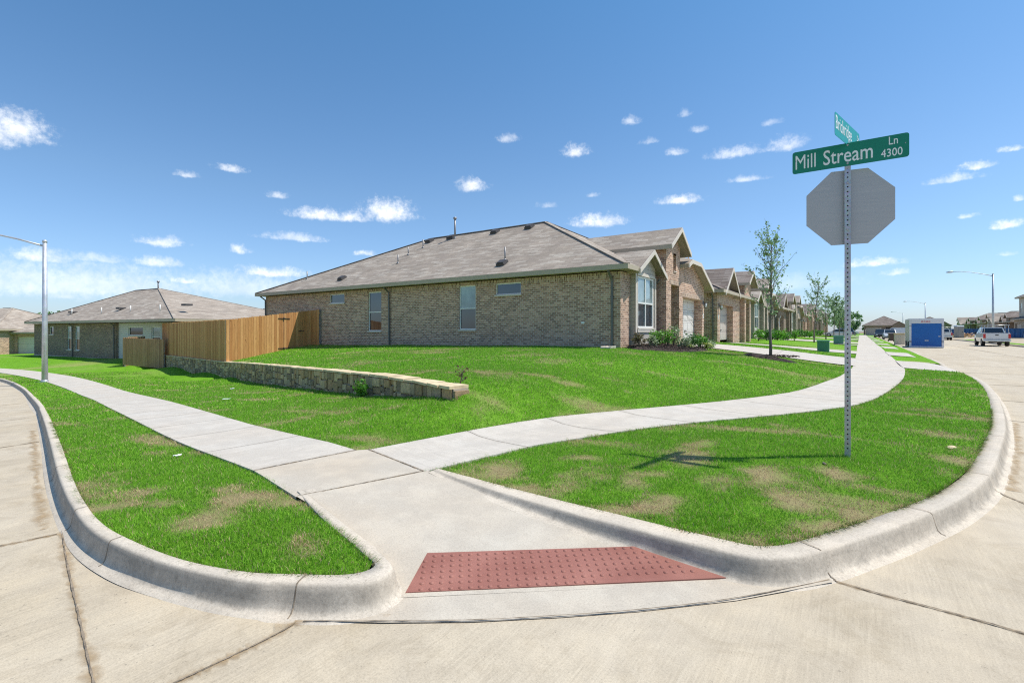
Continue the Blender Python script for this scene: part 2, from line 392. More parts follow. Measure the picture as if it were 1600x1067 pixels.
for P_ in (swRup, swRlo):
    for x, y in P_[-3:]: common.append((x, y, .22))
for P_ in (swLup, swLlo):
    for x, y, *_ in curve(P_, 40): common.append((x, y, float(B(x)) * min(1, max(0, (-5.2 - x) / 1.5)) + .172))
for P_ in (swRup, swRlo):
    for x, y, *_ in curve(P_, None)[::3]:
        if y < 60: common.append((x, y, .172 + .048 * min(1, max(0, (y - 4) / 2.5))))
common += [(x, y, .22) for x in (-.19, 1.33) for y in range(62, 175, 7)]
common += [(x, y, .17 + .02 * (x < 2)) for x in (1.7, 2.4) for y in (24, 28, 33, 38, 45, 55, 70, 90, 120, 150)]
common += [(-.11, 6.43, .26), (-1.5, 4.6, .19), (-.3, 8.6, .22), (.5, 7.5, .19), (-2.6, 3.9, .17), (-1.2, 3.8, .165), (-.3, 4.1, .16), (.5, 5.7, .16), (1.3, 9, .16), (1.95, 12.3, .16), (2.3, 14.8, .16), (2.65, 18.2, .16), (2.82, 23, .16), (2.83, 40, .16), (2.83, 100, .16), (2.83, 172, .16)]
for x, y in [(-60, 3.72), (-36.8, 6.1), (-29.1, 5.45), (-24.3, 4.8), (-18.7, 3.9), (-13, 2.9), (-9.9, 2.3), (-7.6, 1.85), (-5.4, 1.5), (-4, 1.4), (-3, 1.65), (-2.5, 1.95)]: common.append((x, y, B(x) + .155))
for y in (20, 30, 45, 70, 100, 140, 175):
    common += [(-2.6, y, .60), (-7.1, y, .93), (-20, y, .85), (-34, y, .72)]
common += [(-2.6, 19.6, .66), (-7.4, 17.6, .915), (-14, 17.6, .88), (-20, 17.6, .82), (-27, 17.5, .70), (-33, 17.6, .55), (-4.2, 14.5, .70), (-3.3, 11.8, .42), (-2.2, 16, .5), (-1.7, 25, .36), (-6, 12, .84), (-5.2, 8.4, .66), (-4.7, 7.4, .56), (-4.75, 6.6, .50)]
far = [(-47.9, 14.0, -.60), (-56, 13.2, -.67), (-64, 12.4, -.73), (-55, 30, -.4), (-70, 20, -.9), (-90, 20, -1.2), (-90, 60, -1.2), (-45, 60, 0), (-60, 120, -.5), (-44, 30, 0.), (-44, 17, -.75)]
lowc = [(x, y - .15, z) for (x, y), z in zip(wall_pts, wall_bot)] + [(-47, 12, -.95), (-55, 10, -1.0), (-44, 13.3, -.9)]
upc = [(x, y + .2, z) for (x, y), z in zip(wall_pts, wall_top)] + [(-12, 12, .72), (-20, 14, .55), (-8, 11, .78), (-8, 8.5, .72), (-34, 15.5, .1)]
T_lo = TPS(common + far + lowc); T_up = TPS(common + far + upc)
def sstep(a, b, x):
    t = np.clip((x - a) / (b - a), 0, 1); return t * t * (3 - 2 * t)
def T(X, Y):
    X = np.atleast_1d(np.asarray(X, float)); Y = np.atleast_1d(np.asarray(Y, float))
    lo = T_lo(X, Y); up = T_up(X, Y)
    d = Y - wallY(X) - np.where(X > -5.25, (X + 5.25) * -.3, .16)
    w = np.clip((X + 5.35) / 1.6, 0, 1) * 2.2 + .05
    m = sstep(-w, w, d)
    m = np.where(X < -40.7, sstep(-1.5, 1.5, Y - 14.5 - (X + 40.7) * .25), m)
    return lo * (1 - m) + up * m
def T1(x, y): return float(T([x], [y])[0])

def vnoise(X, Y, sc, seed=0):
    """value noise"""
    X = X * sc + 1000.3 + seed * 17.7; Y = Y * sc + 1000.7 + seed * 31.1
    xi = np.floor(X).astype(np.int64); yi = np.floor(Y).astype(np.int64); fx = X - xi; fy = Y - yi
    fx = fx * fx * (3 - 2 * fx); fy = fy * fy * (3 - 2 * fy)
    def h(a, b):
        v = (a * 374761393 + b * 668265263 + seed * 974634777) & 0xffffffff
        v = ((v ^ (v >> 13)) * 1274126177) & 0xffffffff; v = v ^ (v >> 16); return (v & 0xffff) / 65535.
    return (h(xi, yi) * (1 - fx) + h(xi + 1, yi) * fx) * (1 - fy) + (h(xi, yi + 1) * (1 - fx) + h(xi + 1, yi + 1) * fx) * fy
def fbm(X, Y, sc, seed=0, oct=3):
    s = 0; a = .5; t = 0
    for k in range(oct): s = s + a * vnoise(X, Y, sc * 2 ** k, seed + k); t += a; a *= .5
    return s / t
CLOUDS = [(-1.401, 0.276, 0.0428, 0.0276, 1), (-1.426, 0.261, 0.0314, 0.0206, 1), (-0.981, 0.211, 0.055, 0.0138, 1), (-0.93, 0.212, 0.0353, 0.0128, 0.9), (-0.855, 0.223, 0.0517, 0.0272, 1), (-0.696, 0.279, 0.0334, 0.0154, 0.9), (-0.486, 0.342, 0.0253, 0.0136, 0.85), (-0.622, 0.367, 0.0194, 0.0101, 0.5), (-1.128, 0.275, 0.0237, 0.0093, 0.7), (-1.194, 0.255, 0.0182, 0.006, 0.6), (-1.055, 0.24, 0.0181, 0.0088, 0.6), (-1.228, 0.143, 0.0353, 0.0103, 0.8), (-1.114, 0.139, 0.017, 0.0089, 0.7), (-1.023, 0.168, 0.0577, 0.0092, 0.6), (-1.063, 0.103, 0.0624, 0.0115, 0.9), (-0.44, 0.21, 0.0545, 0.0158, 0.95), (-0.288, 0.242, 0.0389, 0.0103, 0.9), (-0.188, 0.314, 0.0461, 0.0127, 0.6), (-0.108, 0.315, 0.0292, 0.0152, 0.7), (-0.172, 0.268, 0.0353, 0.0076, 0.5), (-0.294, 0.327, 0.0208, 0.0088, 0.5), (-0.344, 0.351, 0.0191, 0.0066, 0.35), (-0.254, 0.361, 0.0158, 0.0063, 0.4), (-0.374, 0.388, 0.0182, 0.0096, 0.45), (-0.275, 0.39, 0.0114, 0.0083, 0.3), (-0.131, 0.354, 0.0171, 0.007, 0.3), (0.018, 0.108, 0.0361, 0.0093, 0.85), (0.047, 0.091, 0.0159, 0.0061, 0.6), (0.115, 0.223, 0.0322, 0.0073, 0.6), (0.143, 0.236, 0.0188, 0.0071, 0.75), (0.178, 0.252, 0.0107, 0.0059, 0.7), (0.173, 0.149, 0.0202, 0.0089, 0.95), (0.133, 0.168, 0.009, 0.0055, 0.5), (0.173, 0.109, 0.0102, 0.0045, 0.4), (0.183, 0.182, 0.0082, 0.0052, 0.6), (-1.374, 0.106, 0.0392, 0.0138, 0.7), (-1.31, 0.109, 0.0391, 0.0088, 0.45), (-1.231, 0.11, 0.0297, 0.0124, 0.7), (-1.194, 0.081, 0.0275, 0.0075, 0.8), (-1.35, 0.051, 0.026, 0.0076, 0.4), (-0.901, 0.145, 0.0191, 0.0061, 0.7), (-1.34, 0.068, 0.1918, 0.0325, 0.5), (-1.109, 0.075, 0.1273, 0.0248, 0.42), (-0.106, 0.08, 0.1106, 0.0179, 0.22), (-0.541, 0.245, 0.0231, 0.0073, 0.3), (-0.452, 0.261, 0.0151, 0.0059, 0.35)]
DRY = [(-4.9, 3.88, 0.22, 0.23), (-5.23, 1.35, 0.24, 0.12), (-5.1, 1.53, 0.27, 0.09), (-4.33, 2.1, 0.22, 0.16), (-4.24, 2.22, 0.17, 0.13), (-4.17, 1.78, 0.2, 0.14), (-4.72, 2.18, 0.15, 0.09), (-6.58, 2.89, 0.16, 0.13), (-0.71, 5.21, 0.3, 0.2), (-0.84, 5.33, 0.19, 0.17), (-0.46, 4.8, 0.16, 0.16), (-0.38, 4.66, 0.18, 0.13), (-0.23, 5.76, 0.19, 0.13), (-1.77, 4.47, 0.12, 0.16), (-1.71, 4.72, 0.19, 0.11), (-2.56, 4.87, 0.18, 0.08), (-3.0, 3.94, 0.26, 0.23), (-0.02, 4.66, 0.25, 0.13), (0.1, 4.66, 0.19, 0.1), (-0.21, 4.29, 0.19, 0.1), (0.93, 7.15, 0.14, 0.26), (1.13, 8.0, 0.14, 0.32), (1.3, 9.0, 0.13, 0.24), (0.71, 6.55, 0.1, 0.14), (-1.42, 3.93, 0.16, 0.15), (-1.35, 4.17, 0.14, 0.11), (-2.46, 3.71, 0.34, 0.11), (-1.61, 3.71, 0.31, 0.07), (-0.82, 3.65, 0.18, 0.06), (-0.49, 3.62, 0.17, 0.05), (-0.29, 3.82, 0.13, 0.05), (-12.14, 9.39, 0.57, 0.59), (-8.34, 12.56, 0.49, 0.63), (-5.82, 7.86, 0.38, 0.44), (-6.6, 11.15, 0.42, 0.46), (-13.67, 14.96, 0.65, 0.74), (-6.32, 15.65, 0.25, 0.5), (1.17, 16.6, 0.42, 0.46), (0.98, 11.38, 0.34, 0.21), (-1.52, 6.14, 0.19, 0.13), (-2.52, 1.64, 0.14, 0.04), (-2.31, 1.88, 0.09, 0.03), (-3.29, 1.33, 0.15, 0.03), (-3.93, 2.36, 0.14, 0.1), (-5.98, 1.41, 0.18, 0.19)]
# dry turf patches: x, y, half width, half depth (along the view and across it)
CA, SA = math.cos(R(35.07)), math.sin(R(35.07))
def dry(X, Y):
    d = np.zeros_like(X)
    wob = (fbm(X, Y, 5., 5, 5) - .5) * 2.6
    for x, y, w, h in DRY:
        u = (X - x) * CA + (Y - y) * SA; v = -(X - x) * SA + (Y - y) * CA
        near = math.hypot(x, y) < 8
        q = np.sqrt((u / (w * 1.15)) ** 2 + (v / (h * 1.25)) ** 2) + wob
        d = np.maximum(d, np.clip(1.35 - q, 0, 1) * (.9 if near else .35))
    r = np.hypot(X, Y)
    n = fbm(X, Y, 1.3, 21, 4); d = np.maximum(d, np.clip((n - .64) * 5, 0, .7) * np.clip(1.3 - r / 22, .25, 1))
    seam = fbm(X * .35 + Y * .1, Y * 2.0 - X * .3, 1.0, 33, 3)     # edges of the sod rolls
    d = np.maximum(d, np.clip((seam - .66) * 5, 0, .55))
    return d

# ---- street
def sheet(name, bound, zf, mat, step=None, holes=None, uv=True, extra=None, kind='structure', parent=None, inner=None):
    """fills a polygon with a triangulated, height-following surface"""
    b = np.array(bound, float); pts = [tuple(p) for p in b]; n = len(pts); edges = [(i, (i + 1) % n) for i in range(n)]
    if inner is not None and len(inner): pts += [tuple(p) for p in inner]
    v, e, f, *_ = delaunay_2d_cdt([Vector(p) for p in pts], edges, [], 1, 1e-5)
    V = np.array([[p.x, p.y] for p in v]); F = np.array([q for q in f if len(q) == 3], dtype=np.int32)
    z = zf(V[:, 0], V[:, 1]); o = np_mesh(name, np.column_stack([V, z]), F, mat, parent, uv=V, smooth=True)
    bm = bmesh.new(); bm.from_mesh(o.data); bmesh.ops.recalc_face_normals(bm, faces=bm.faces)
    if sum(fc.normal.z for fc in bm.faces) < 0: bmesh.ops.reverse_faces(bm, faces=bm.faces)
    bm.to_mesh(o.data); bm.free()
    if kind: o['kind'] = kind
    return o
def inside(X, Y, poly):
    poly = np.asarray(poly, float); x0, y0 = poly[:, 0], poly[:, 1]; x1, y1 = np.roll(x0, -1), np.roll(y0, -1); r = np.zeros(len(X), bool)
    for a, b, c, d in zip(x0, y0, x1, y1):
        if b == d: continue
        k = ((b > Y) != (d > Y)) & (X < (c - a) * (Y - b) / (d - b) + a); r ^= k
    return r
def gridpts(poly, fn):
    """interior points with spacing fn(distance from camera)"""
    poly = np.asarray(poly, float); out = []
    for r0, r1 in ((0, 6), (6, 14), (14, 30), (30, 70), (70, 400)):
        s = fn(r0); lo = np.maximum(poly.min(0), -r1); hi = np.minimum(poly.max(0), r1)
        if (hi <= lo).any(): continue
        gx, gy = np.meshgrid(np.arange(lo[0], hi[0], s), np.arange(lo[1], hi[1], s)); gx = gx.ravel(); gy = gy.ravel()
        gx = gx + rng.uniform(-.2, .2, len(gx)) * s; gy = gy + rng.uniform(-.2, .2, len(gy)) * s
        rr = np.hypot(gx, gy); k = (rr >= r0) & (rr < r1); gx, gy = gx[k], gy[k]
        k = inside(gx, gy, poly); gx, gy = gx[k], gy[k]; out.append(np.column_stack([gx, gy]))
    return np.vstack(out)

ROADB = np.array([-300, -80, 400.])
gx = sorted(set(list(range(-300, -60, 20)) + list(range(-60, 20, 4)) + list(range(20, 420, 40))))
V = []; F = []
ys = [-120, -40, -15, -6, 0, 3, 6, 12, 20, 40, 80, 200, 420]
for x in gx:
    for y in ys: V.append((x, y, float(B(x)) - .09))
for i in range(len(gx) - 1):
    for j in range(len(ys) - 1):
        a = i * len(ys) + j; F.append((a, a + len(ys), a + len(ys) + 1, a + 1))
m, nt, bs = new_mat('bare_earth'); nz = noise(nt, pos(nt), .25, 6, .65)
nt.links.new(ramp(nt, nz, [(.3, (.12, .15, .05)), (.5, (.26, .20, .12)), (.7, (.34, .27, .17))]), bs.inputs['Base Color']); bs.inputs['Roughness'].default_value = 1
M['earth'] = m
np_mesh('ground', V, F, m)['kind'] = 'structure'
g2 = [(-1500, -1500), (1500, -1500), (1500, 1500), (-1500, 1500)]
me = MB(); me.face([(x, y, -1.9) for x, y in g2]); o = me.build('far_ground', m); o['kind'] = 'structure'

# kerb: gutter line -> grass line, base and top heights
KL = [(-62, 1.0, -60.5, .6), ]
kerbL = [(-62, 0.9, -62.02, 1.050, -1.3, -1.150), (-50, 4.1, -50.02, 4.250, -1.24, -1.090), (-43, 5.5, -43.02, 5.650, -1.18, -1.030), (-36.8, 5.85, -36.82, 6.010, -1.11, -0.960), (-29.1, 5.2, -29.12, 5.360, -0.98, -0.830), (-24.3, 4.55, -24.32, 4.710, -0.89, -0.740), (-18.7, 3.66, -18.72, 3.820, -0.65, -0.500), (-13.05, 2.63, -13.07, 2.780, -0.32, -0.170), (-9.89, 2.04, -9.91, 2.190, -0.17, -0.020), (-7.61, 1.61, -7.63, 1.760, -0.08, 0.070), (-6.38, 1.39, -6.40, 1.530, -0.05, 0.100), (-5.47, 1.25, -5.49, 1.380, -0.03, 0.120), (-4.64, 1.16, -4.66, 1.285, -0.01, 0.140), (-4.01, 1.17, -4.03, 1.295, 0, 0.150), (-3.5, 1.25, -3.46, 1.375, 0, .15), (-3.0, 1.38, -3.0, 1.52, 0, .15), (-2.65, 1.53, -2.72, 1.68, 0, .152), (-2.37, 1.70, -2.50, 1.82, 0, .154), (-2.22, 1.88, -2.42, 1.93, 0, .156), (-2.25, 2.06, -2.44, 2.02, .008, .157), (-2.45, 2.17, -2.58, 2.06, .03, .16), (-2.75, 2.25, -2.83, 2.13, .06, .162), (-3.3, 2.39, -3.36, 2.27, .112, .168), (-4.0, 2.56, -4.03, 2.48, .187, .192)]
kerbR = [(-3.52, 3.61, -3.52, 3.70, .186, .189), (-2.95, 3.50, -2.95, 3.68, .145, .178), (-2.41, 3.42, -2.4, 3.64, .12, .176), (-1.76, 3.37, -1.76, 3.62, .075, .172), (-1.31, 3.36, -1.31, 3.61, .045, .168), (-.72, 3.37, -.76, 3.62, .008, .16), (-.5, 3.41, -.58, 3.64, 0, .157), (-.30, 3.57, -.45, 3.74, 0, .155), (-.15, 3.79, -.34, 3.90, 0, .155), (-.02, 4.02, -.22, 4.12, 0, .155), (.29, 4.61, .08, 4.70, 0, .155), (.73, 5.58, .52, 5.66, 0, .155), (1.11, 6.74, .89, 6.80, 0, .155), (1.48, 8.47, 1.26, 8.51, 0, .155), (1.77, 9.9, 1.55, 9.93, 0, .155), (2.15, 12.26, 1.93, 12.29, 0, .155), (2.5, 14.8, 2.28, 14.82, 0, .155), (2.86, 18.2, 2.64, 18.21, 0, .155), (3.02, 22, 2.80, 22, 0, .155), (3.05, 30, 2.83, 30, 0, .155), (3.05, 60, 2.83, 60, 0, .155), (3.05, 172, 2.83, 172, 0, .155)]
def kerb(name, K, n, cuts=()):
    C = curve(K, None); d = np.concatenate([[0], np.cumsum(np.linalg.norm(np.diff(C[:, :2], axis=0), axis=1))])
    # dense near the camera
    keep = [0]
    for i in range(1, len(C)):
        r = math.hypot(*C[i, :2]); st = .05 if r < 7 else (.3 if r < 20 else 1.5)
        if d[i] - d[keep[-1]] >= st: keep.append(i)
    keep.append(len(C) - 1); C = C[keep]; d = d[keep]
    prof = [(-.05, -.10, -.22), (-.02, .012, -.08), (.003, .05, .02), (.018, .17, .09), (.027, .40, .14), (.036, .70, .19), (.043, .90, .25), (.052, .98, .33), (.066, 1.0, .44), (.09, 1., .65), (1.02, 1.0, 1.02), (1.06, .2, 1.06)]
    V = []; UV = []; k = len(prof)
    for (bx, by, tx, ty, zb, zt), dd in zip(C, d):
        dip = 1.
        for a, b in cuts:
            dip = min(dip, 1 - (float(sstep(a - .8, a, by)) * (1 - float(sstep(b, b + .8, by)))) * .82)
        wv = (vnoise(np.array([dd]), np.array([0.]), 2.2, 3)[0] - .5) * .012
        wd_ = math.hypot(tx - bx, ty - by)
        for i, (p, h, vv) in enumerate(prof):
            if p < 1: p = p / wd_ * (1 if wd_ < .16 else 1.35)
            hh = zb + .004 + (zt - zb) * h * dip + (wv * .3 if .2 < h <= 1 else 0)
            V.append((bx + (tx - bx) * p + (wv if i > 2 else 0) * .7, by + (ty - by) * p, hh)); UV.append((dd, vv))
    F = []
    for i in range(len(C) - 1):
        for j in range(k - 1):
            a = i * k + j; F.append((a, a + k, a + k + 1, a + 1))
    o = np_mesh(name, V, F, M['kerb'], uv=UV, smooth=True)
    bm = bmesh.new(); bm.from_mesh(o.data); bmesh.ops.recalc_face_normals(bm, faces=bm.faces)
    if sum(f.normal.z * f.calc_area() for f in bm.faces) < 0: bmesh.ops.reverse_faces(bm, faces=bm.faces)
    bm.to_mesh(o.data); bm.free(); o['kind'] = 'structure'
    return C
DRV = [(24.1, 27.8, 22.9, 28.1), (31.8, 35.8, 34.0, 39.4), (51.0, 54.8, 47.6, 52.6), (58.7, 62.7, 59.5, 64.5), (77.9, 81.7, 73.5, 78.5), (85.6, 89.6, 86, 91), (104.8, 108.6, 101, 106), (112.5, 116.5, 113, 118), (131.7, 135.5, 128, 133), (139.4, 143.4, 140, 145)]
cuts = [(c, d) for a, b, c, d in DRV]
CL_ = kerb('kerb', kerbL, 0); CR_ = kerb('kerb', kerbR, 0, cuts)
# far kerb of the right-hand street
kr = [(12.4, y, 12.62, y, 0, .15) for y in (-40, 0, 30, 60, 120, 172)]
kerb('kerb', [(12.4, y, 12.62, y, 0, .15) for y in (40, 60, 90, 130, 172)], 0)
inL = CL_[:, 2:4]; inR = CR_[:, 2:4]; outL = CL_[:, 0:2]; outR = CR_[:, 0:2]

# street surface: gutter line to the far side
rb = [tuple(p) for p in outL[outL[:, 0] < -2.21][:len(outL)]]
il = [i for i, p in enumerate(outL)]; cutL = max(i for i in il if CL_[i, 4] < .004) ; cutR = min(i for i in range(len(outR)) if CR_[i, 4] < .004)
road_poly = [tuple(p + np.array([0, .05])) for p in outL[:cutL + 1]] + [(-2.2, 2.0), (-.72, 3.34)] + [tuple(p + np.array([-.04, .03])) for p in outR[cutR:]] + [(3, 185), (12.45, 185), (12.45, 40), (60, 30), (60, -60), (-62, -60)]
def gz(step_): return gridpts(road_poly, step_)
inn = gridpts(road_poly, lambda r: 1.2 if r < 6 else (2.5 if r < 14 else (5 if r < 70 else 15)))
sheet('road', road_poly, lambda X, Y: B(X) + .0, M['road'], inner=inn)

# ---- sidewalks, junction slab, ramp
def strip(name, A, Bc, n, mat, lift=.018, skirt=.09, zf=T):
    A = curve(A, n); Bc = curve(Bc, n); k = 5; V = []; UV = []
    c = (A + Bc) / 2; d = np.concatenate([[0], np.cumsum(np.linalg.norm(np.diff(c, axis=0), axis=1))])
    for i in range(n):
        w = np.linalg.norm(A[i] - Bc[i])
        for j in range(k):
            p = A[i] * (1 - j / (k - 1)) + Bc[i] * j / (k - 1); V.append((p[0], p[1])); UV.append((d[i], w * j / (k - 1)))
    V = np.array(V); z = zf(V[:, 0], V[:, 1]) + lift; V = np.column_stack([V, z]); L = len(V)
    F = []
    for i in range(n - 1):
        for j in range(k - 1): a = i * k + j; F.append((a, a + 1, a + k + 1, a + k))
    ed = []
    for s_ in (0, k - 1):
        lo = V[s_::k][:n].copy(); lo[:, 2] -= skirt; st = len(V); V = np.vstack([V, lo]); UV += [UV[i * k + s_] for i in range(n)]
        for i in range(n - 1):
            q = (i * k + s_, (i + 1) * k + s_, st + i + 1, st + i); F.append(q if s_ else q[::-1])
    for row in (0, n - 1):
        lo = V[row * k:row * k + k].copy(); lo[:, 2] -= skirt; st = len(V); V = np.vstack([V, lo]); UV += [UV[row * k + j] for j in range(k)]
        for j in range(k - 1): F.append((row * k + j, st + j, st + j + 1, row * k + j + 1))
    o = np_mesh(name, V, F, mat, uv=UV)
    bm = bmesh.new(); bm.from_mesh(o.data); bmesh.ops.recalc_face_normals(bm, faces=bm.faces); bm.to_mesh(o.data); bm.free()
    o['kind'] = 'structure'; return o
strip('sidewalk', swLup, swLlo, 90, M['walk'])
strip('sidewalk', swRup, swRlo, 220, M['walk'])
def slab(name, quad, zs, mat, n=6, th=.08):
    q = [np.array((*p, z)) for p, z in zip(quad, zs)]; V = []; F = []
    for i in range(n + 1):
        for j in range(n + 1):
            s, t = i / n, j / n; V.append((q[0] * (1 - s) + q[1] * s) * (1 - t) + (q[3] * (1 - s) + q[2] * s) * t)
    for i in range(n):
        for j in range(n): a = i * (n + 1) + j; F.append((a, a + n + 1, a + n + 2, a + 1))
    V = [tuple(v) for v in V]; st = len(V); V += [tuple(p - np.array([0, 0, th])) for p in q]
    c = [0, n * (n + 1), (n + 1) ** 2 - 1, n]
    o = np_mesh(name, V, F, mat, uv=[v[:2] for v in V]); o['kind'] = 'structure'; return o
JN = [(-5.01, 2.60), (-4.86, 3.73), (-3.60, 3.56), (-3.93, 2.42)]
# junction slab reaches to the start of both walks
sheet('sidewalk', [(-5.005, 2.60), (-4.855, 3.73), (-4.765, 3.83), (-3.575, 3.555), (-3.93, 2.40)], lambda X, Y: T(X, Y) + .018, M['slab'], inner=[(-4.4, 3.1), (-4.1, 2.8), (-4.5, 3.4)])
sk_ = MB(); pa, pb = (-5.005, 2.60), (-3.93, 2.40)
for k_ in range(6):
    q0 = [pa[i_] + (pb[i_] - pa[i_]) * k_ / 6 for i_ in (0, 1)]; q1 = [pa[i_] + (pb[i_] - pa[i_]) * (k_ + 1) / 6 for i_ in (0, 1)]; z0s, z1s = T1(*q0) + .0175, T1(*q1) + .0175
    sk_.face([(*q0, z0s - .12), (*q1, z1s - .12), (*q1, z1s), (*q0, z0s)])
sk_.build('sidewalk', M['slab'], fix=False)['kind'] = 'structure'
# ramp: loft between its two kerbs
lr = [(-3.93, 2.40, .190), (-3.3, 2.37, .118), (-2.75, 2.23, .068), (-2.48, 2.14, .040), (-2.23, 2.03, .016)]
rr_ = [(-3.575, 3.60, .190), (-2.41, 3.44, .122), (-1.76, 3.39, .080), (-1.28, 3.38, .049), (-.66, 3.36, .012)]
A = curve(lr, 30); C = curve(rr_, 30); V = []; F = []
for i in range(30):
    for j in range(9):
        t = j / 8; p = A[i] * (1 - t) + C[i] * t; V.append(tuple(p))
for i in range(29):
    for j in range(8): a = i * 9 + j; F.append((a, a + 1, a + 10, a + 9))
o = np_mesh('kerb_ramp', V, F, M['slab'], uv=[v[:2] for v in V], smooth=True); o['kind'] = 'structure'
bm = bmesh.new(); bm.from_mesh(o.data); bmesh.ops.recalc_face_normals(bm, faces=bm.faces)
if sum(f.normal.z for f in bm.faces) < 0: bmesh.ops.reverse_faces(bm, faces=bm.faces)
bm.to_mesh(o.data); bm.free()
# gutter apron between ramp and street joint
ap = [(-2.24, 2.04), (-1.49, 2.68), (-.66, 3.38), (-.5, 3.44), (-.30, 3.60), (-.17, 3.78), (-.14, 3.73), (-.60, 3.16), (-1.03, 2.72), (-1.36, 2.42), (-1.74, 2.10), (-2.14, 1.81), (-2.50, 1.58), (-2.37, 1.72), (-2.24, 1.9)]
o = sheet('gutter_apron', [p[:2] for p in ap], lambda X, Y: .004 + .010 * np.clip(((Y - 1.84) * .766 - (X + 2.14) * .643) / .2, 0, 1), M['slab'])
# tactile paving
tq = [(-2.24, 2.075), (-.70, 3.375), (-1.31, 3.385), (-2.44, 2.46)]
def plz(x, y):
    v = ((y - 2.06) * .766 - (x + 2.24) * .643)
    return .016 + .066 * max(0, v) / .62
tm, nt, bs = new_mat('tactile_red'); p = pos(nt); n1 = noise(nt, p, 3, 4); n2 = noise(nt, p, 160, 3)
c = ramp(nt, n1, [(.3, (.255, .092, .066)), (.7, (.34, .14, .104))]); c = mixc(nt, .45, c, ramp(nt, n2, [(.3, (.6, .6, .6)), (.7, (1.3, 1.3, 1.3))]), 'MULTIPLY')
nt.links.new(c, bs.inputs['Base Color']); bs.inputs['Roughness'].default_value = .7; bump(nt, bs, n2, .3, .003)
tp = MB(); top = [(x, y, plz(x, y) + .007) for x, y in tq]; tp.prism([(x, y, z - .02) for x, y, z in top], (0, 0, .02))
plate = tp.build('tactile_plate', tm)
tag(plate, 'red tactile paving plate with raised domes at foot of kerb ramp', 'tactile paving')
dm = MB(); ux = Vector((.764, .645, 0)); uy = Vector((-.645, .764, 0)); sp = .060
for i in range(-2, 40):
    for j in range(-1, 14):
        q = Vector((-2.24, 2.075, 0)) + ux * (sp * (i + .5)) + uy * (sp * (j + .35))
        if not inside(np.array([q.x]), np.array([q.y]), [(-2.215, 2.10), (-.78, 3.35), (-1.31, 3.36), (-2.41, 2.43)])[0]: continue
        z = plz(q.x, q.y) + .0065
        r0, r1, h = .0165, .010, .009; a = [(q.x + r0 * math.cos(t * PI / 4), q.y + r0 * math.sin(t * PI / 4), z) for t in range(8)]
        b = [(q.x + r1 * math.cos(t * PI / 4), q.y + r1 * math.sin(t * PI / 4), z + h) for t in range(8)]
        k = dm.vs(a + b)
        for t in range(8): dm.f.append((k + t, k + (t + 1) % 8, k + 8 + (t + 1) % 8, k + 8 + t)); dm.sm.append(True)
        dm.f.append(tuple(k + 8 + t for t in range(8))); dm.sm.append(False)
dd = dm.build('domes', tm, plate); dd['kind'] = 'stuff'

# ---- joints and stains
jm, nt, bs = new_mat('joint_sealant'); n = noise(nt, pos(nt), 14, 4, .7)
nt.links.new(ramp(nt, n, [(.35, (.13, .10, .07)), (.6, (.30, .235, .165))]), bs.inputs['Base Color']); bs.inputs['Roughness'].default_value = .95
sm_, nt, bs = new_mat('joint_stain'); n = noise(nt, pos(nt), 7, 5, .7)
bs.inputs['Base Color'].default_value = (.42, .30, .17, 1); bs.inputs['Roughness'].default_value = .95
sx = nd(nt, 'ShaderNodeSeparateXYZ'); nt.links.new(uvc(nt), sx.inputs[0])
edge = mth(nt, 'SUBTRACT', 1., mth(nt, 'ABSOLUTE', mth(nt, 'MULTIPLY_ADD', sx.outputs[1], 2., -1.)), clamp=True)
al = mth(nt, 'MULTIPLY', edge, ramp(nt, n, [(.35, (0, 0, 0)), (.65, (.9, .9, .9))])); nt.links.new(al, bs.inputs['Alpha'])
def ribbon(name, pts, w, lift, mat, zf, n=40, wob=.15):
    C = curve(pts, n); V = []; UV = []; F = []
    for i in range(n):
        d = C[min(i + 1, n - 1)][:2] - C[max(i - 1, 0)][:2]; d /= np.linalg.norm(d); s = np.array([-d[1], d[0]])
        ww = w * (1 + wob * (random.random() - .5) * 2); off = w * wob * .35 * (random.random() - .5)
        for k in (-1, 1):
            p = C[i][:2] + s * (ww / 2 * k + off); V.append((p[0], p[1], float(np.atleast_1d(zf(p[0], p[1]))[0]) + lift)); UV.append((i / n, (k + 1) / 2))
    for i in range(n - 1): F.append((2 * i, 2 * i + 1, 2 * i + 3, 2 * i + 2))
    o = np_mesh(name, V, F, mat, uv=UV); o['kind'] = 'structure'
    if o.data.polygons[0].normal.z < 0: o.data.flip_normals()
    return o
zr = lambda x, y: B(x)
def joint(pts, w=.009, st=.07, zf=zr, up=0.):
    ribbon('joint', pts, w, .008 + up, jm, zf, n=60, wob=.5)
    if st: ribbon('joint_stain', pts, st, .004 + up, sm_, zf, n=60, wob=.5)
joint([(-6.6, .1), (-5.42, .66), (-5.34, .85), (-5.27, 1.16)])
joint([(-5.32, 1.2), (-4.7, 1.08), (-3.98, .95), (-3.35, .84), (-2.84, .75), (-2.0, .6)], .009, .08)
joint([(-2.54, 1.57), (-2.52, 1.46), (-2.53, 1.2), (-2.55, .96), (-2.57, .7)], .009, .08)
joint([(-.14, 3.77), (.11, 3.74), (.46, 3.72), (.71, 3.69), (1.4, 3.6)], .011, .05)
joint([(1.11, 6.74), (1.24, 6.46), (1.45, 6.0), (1.8, 5.2)], .012, .04)
joint([(2.15, 12.26), (3.4, 11.8), (7, 10.6)], .03, .05)
joint([(2.6, 15.6), (7, 15.4), (12.3, 15.3)], .03, .05)
for y in (20, 25, 30, 36, 42): joint([(3.1, y), (7, y + .1), (12.3, y)], .035, .06)
joint([(7.4, 9), (7.6, 15), (7.7, 30), (7.7, 100)], .03, .06)
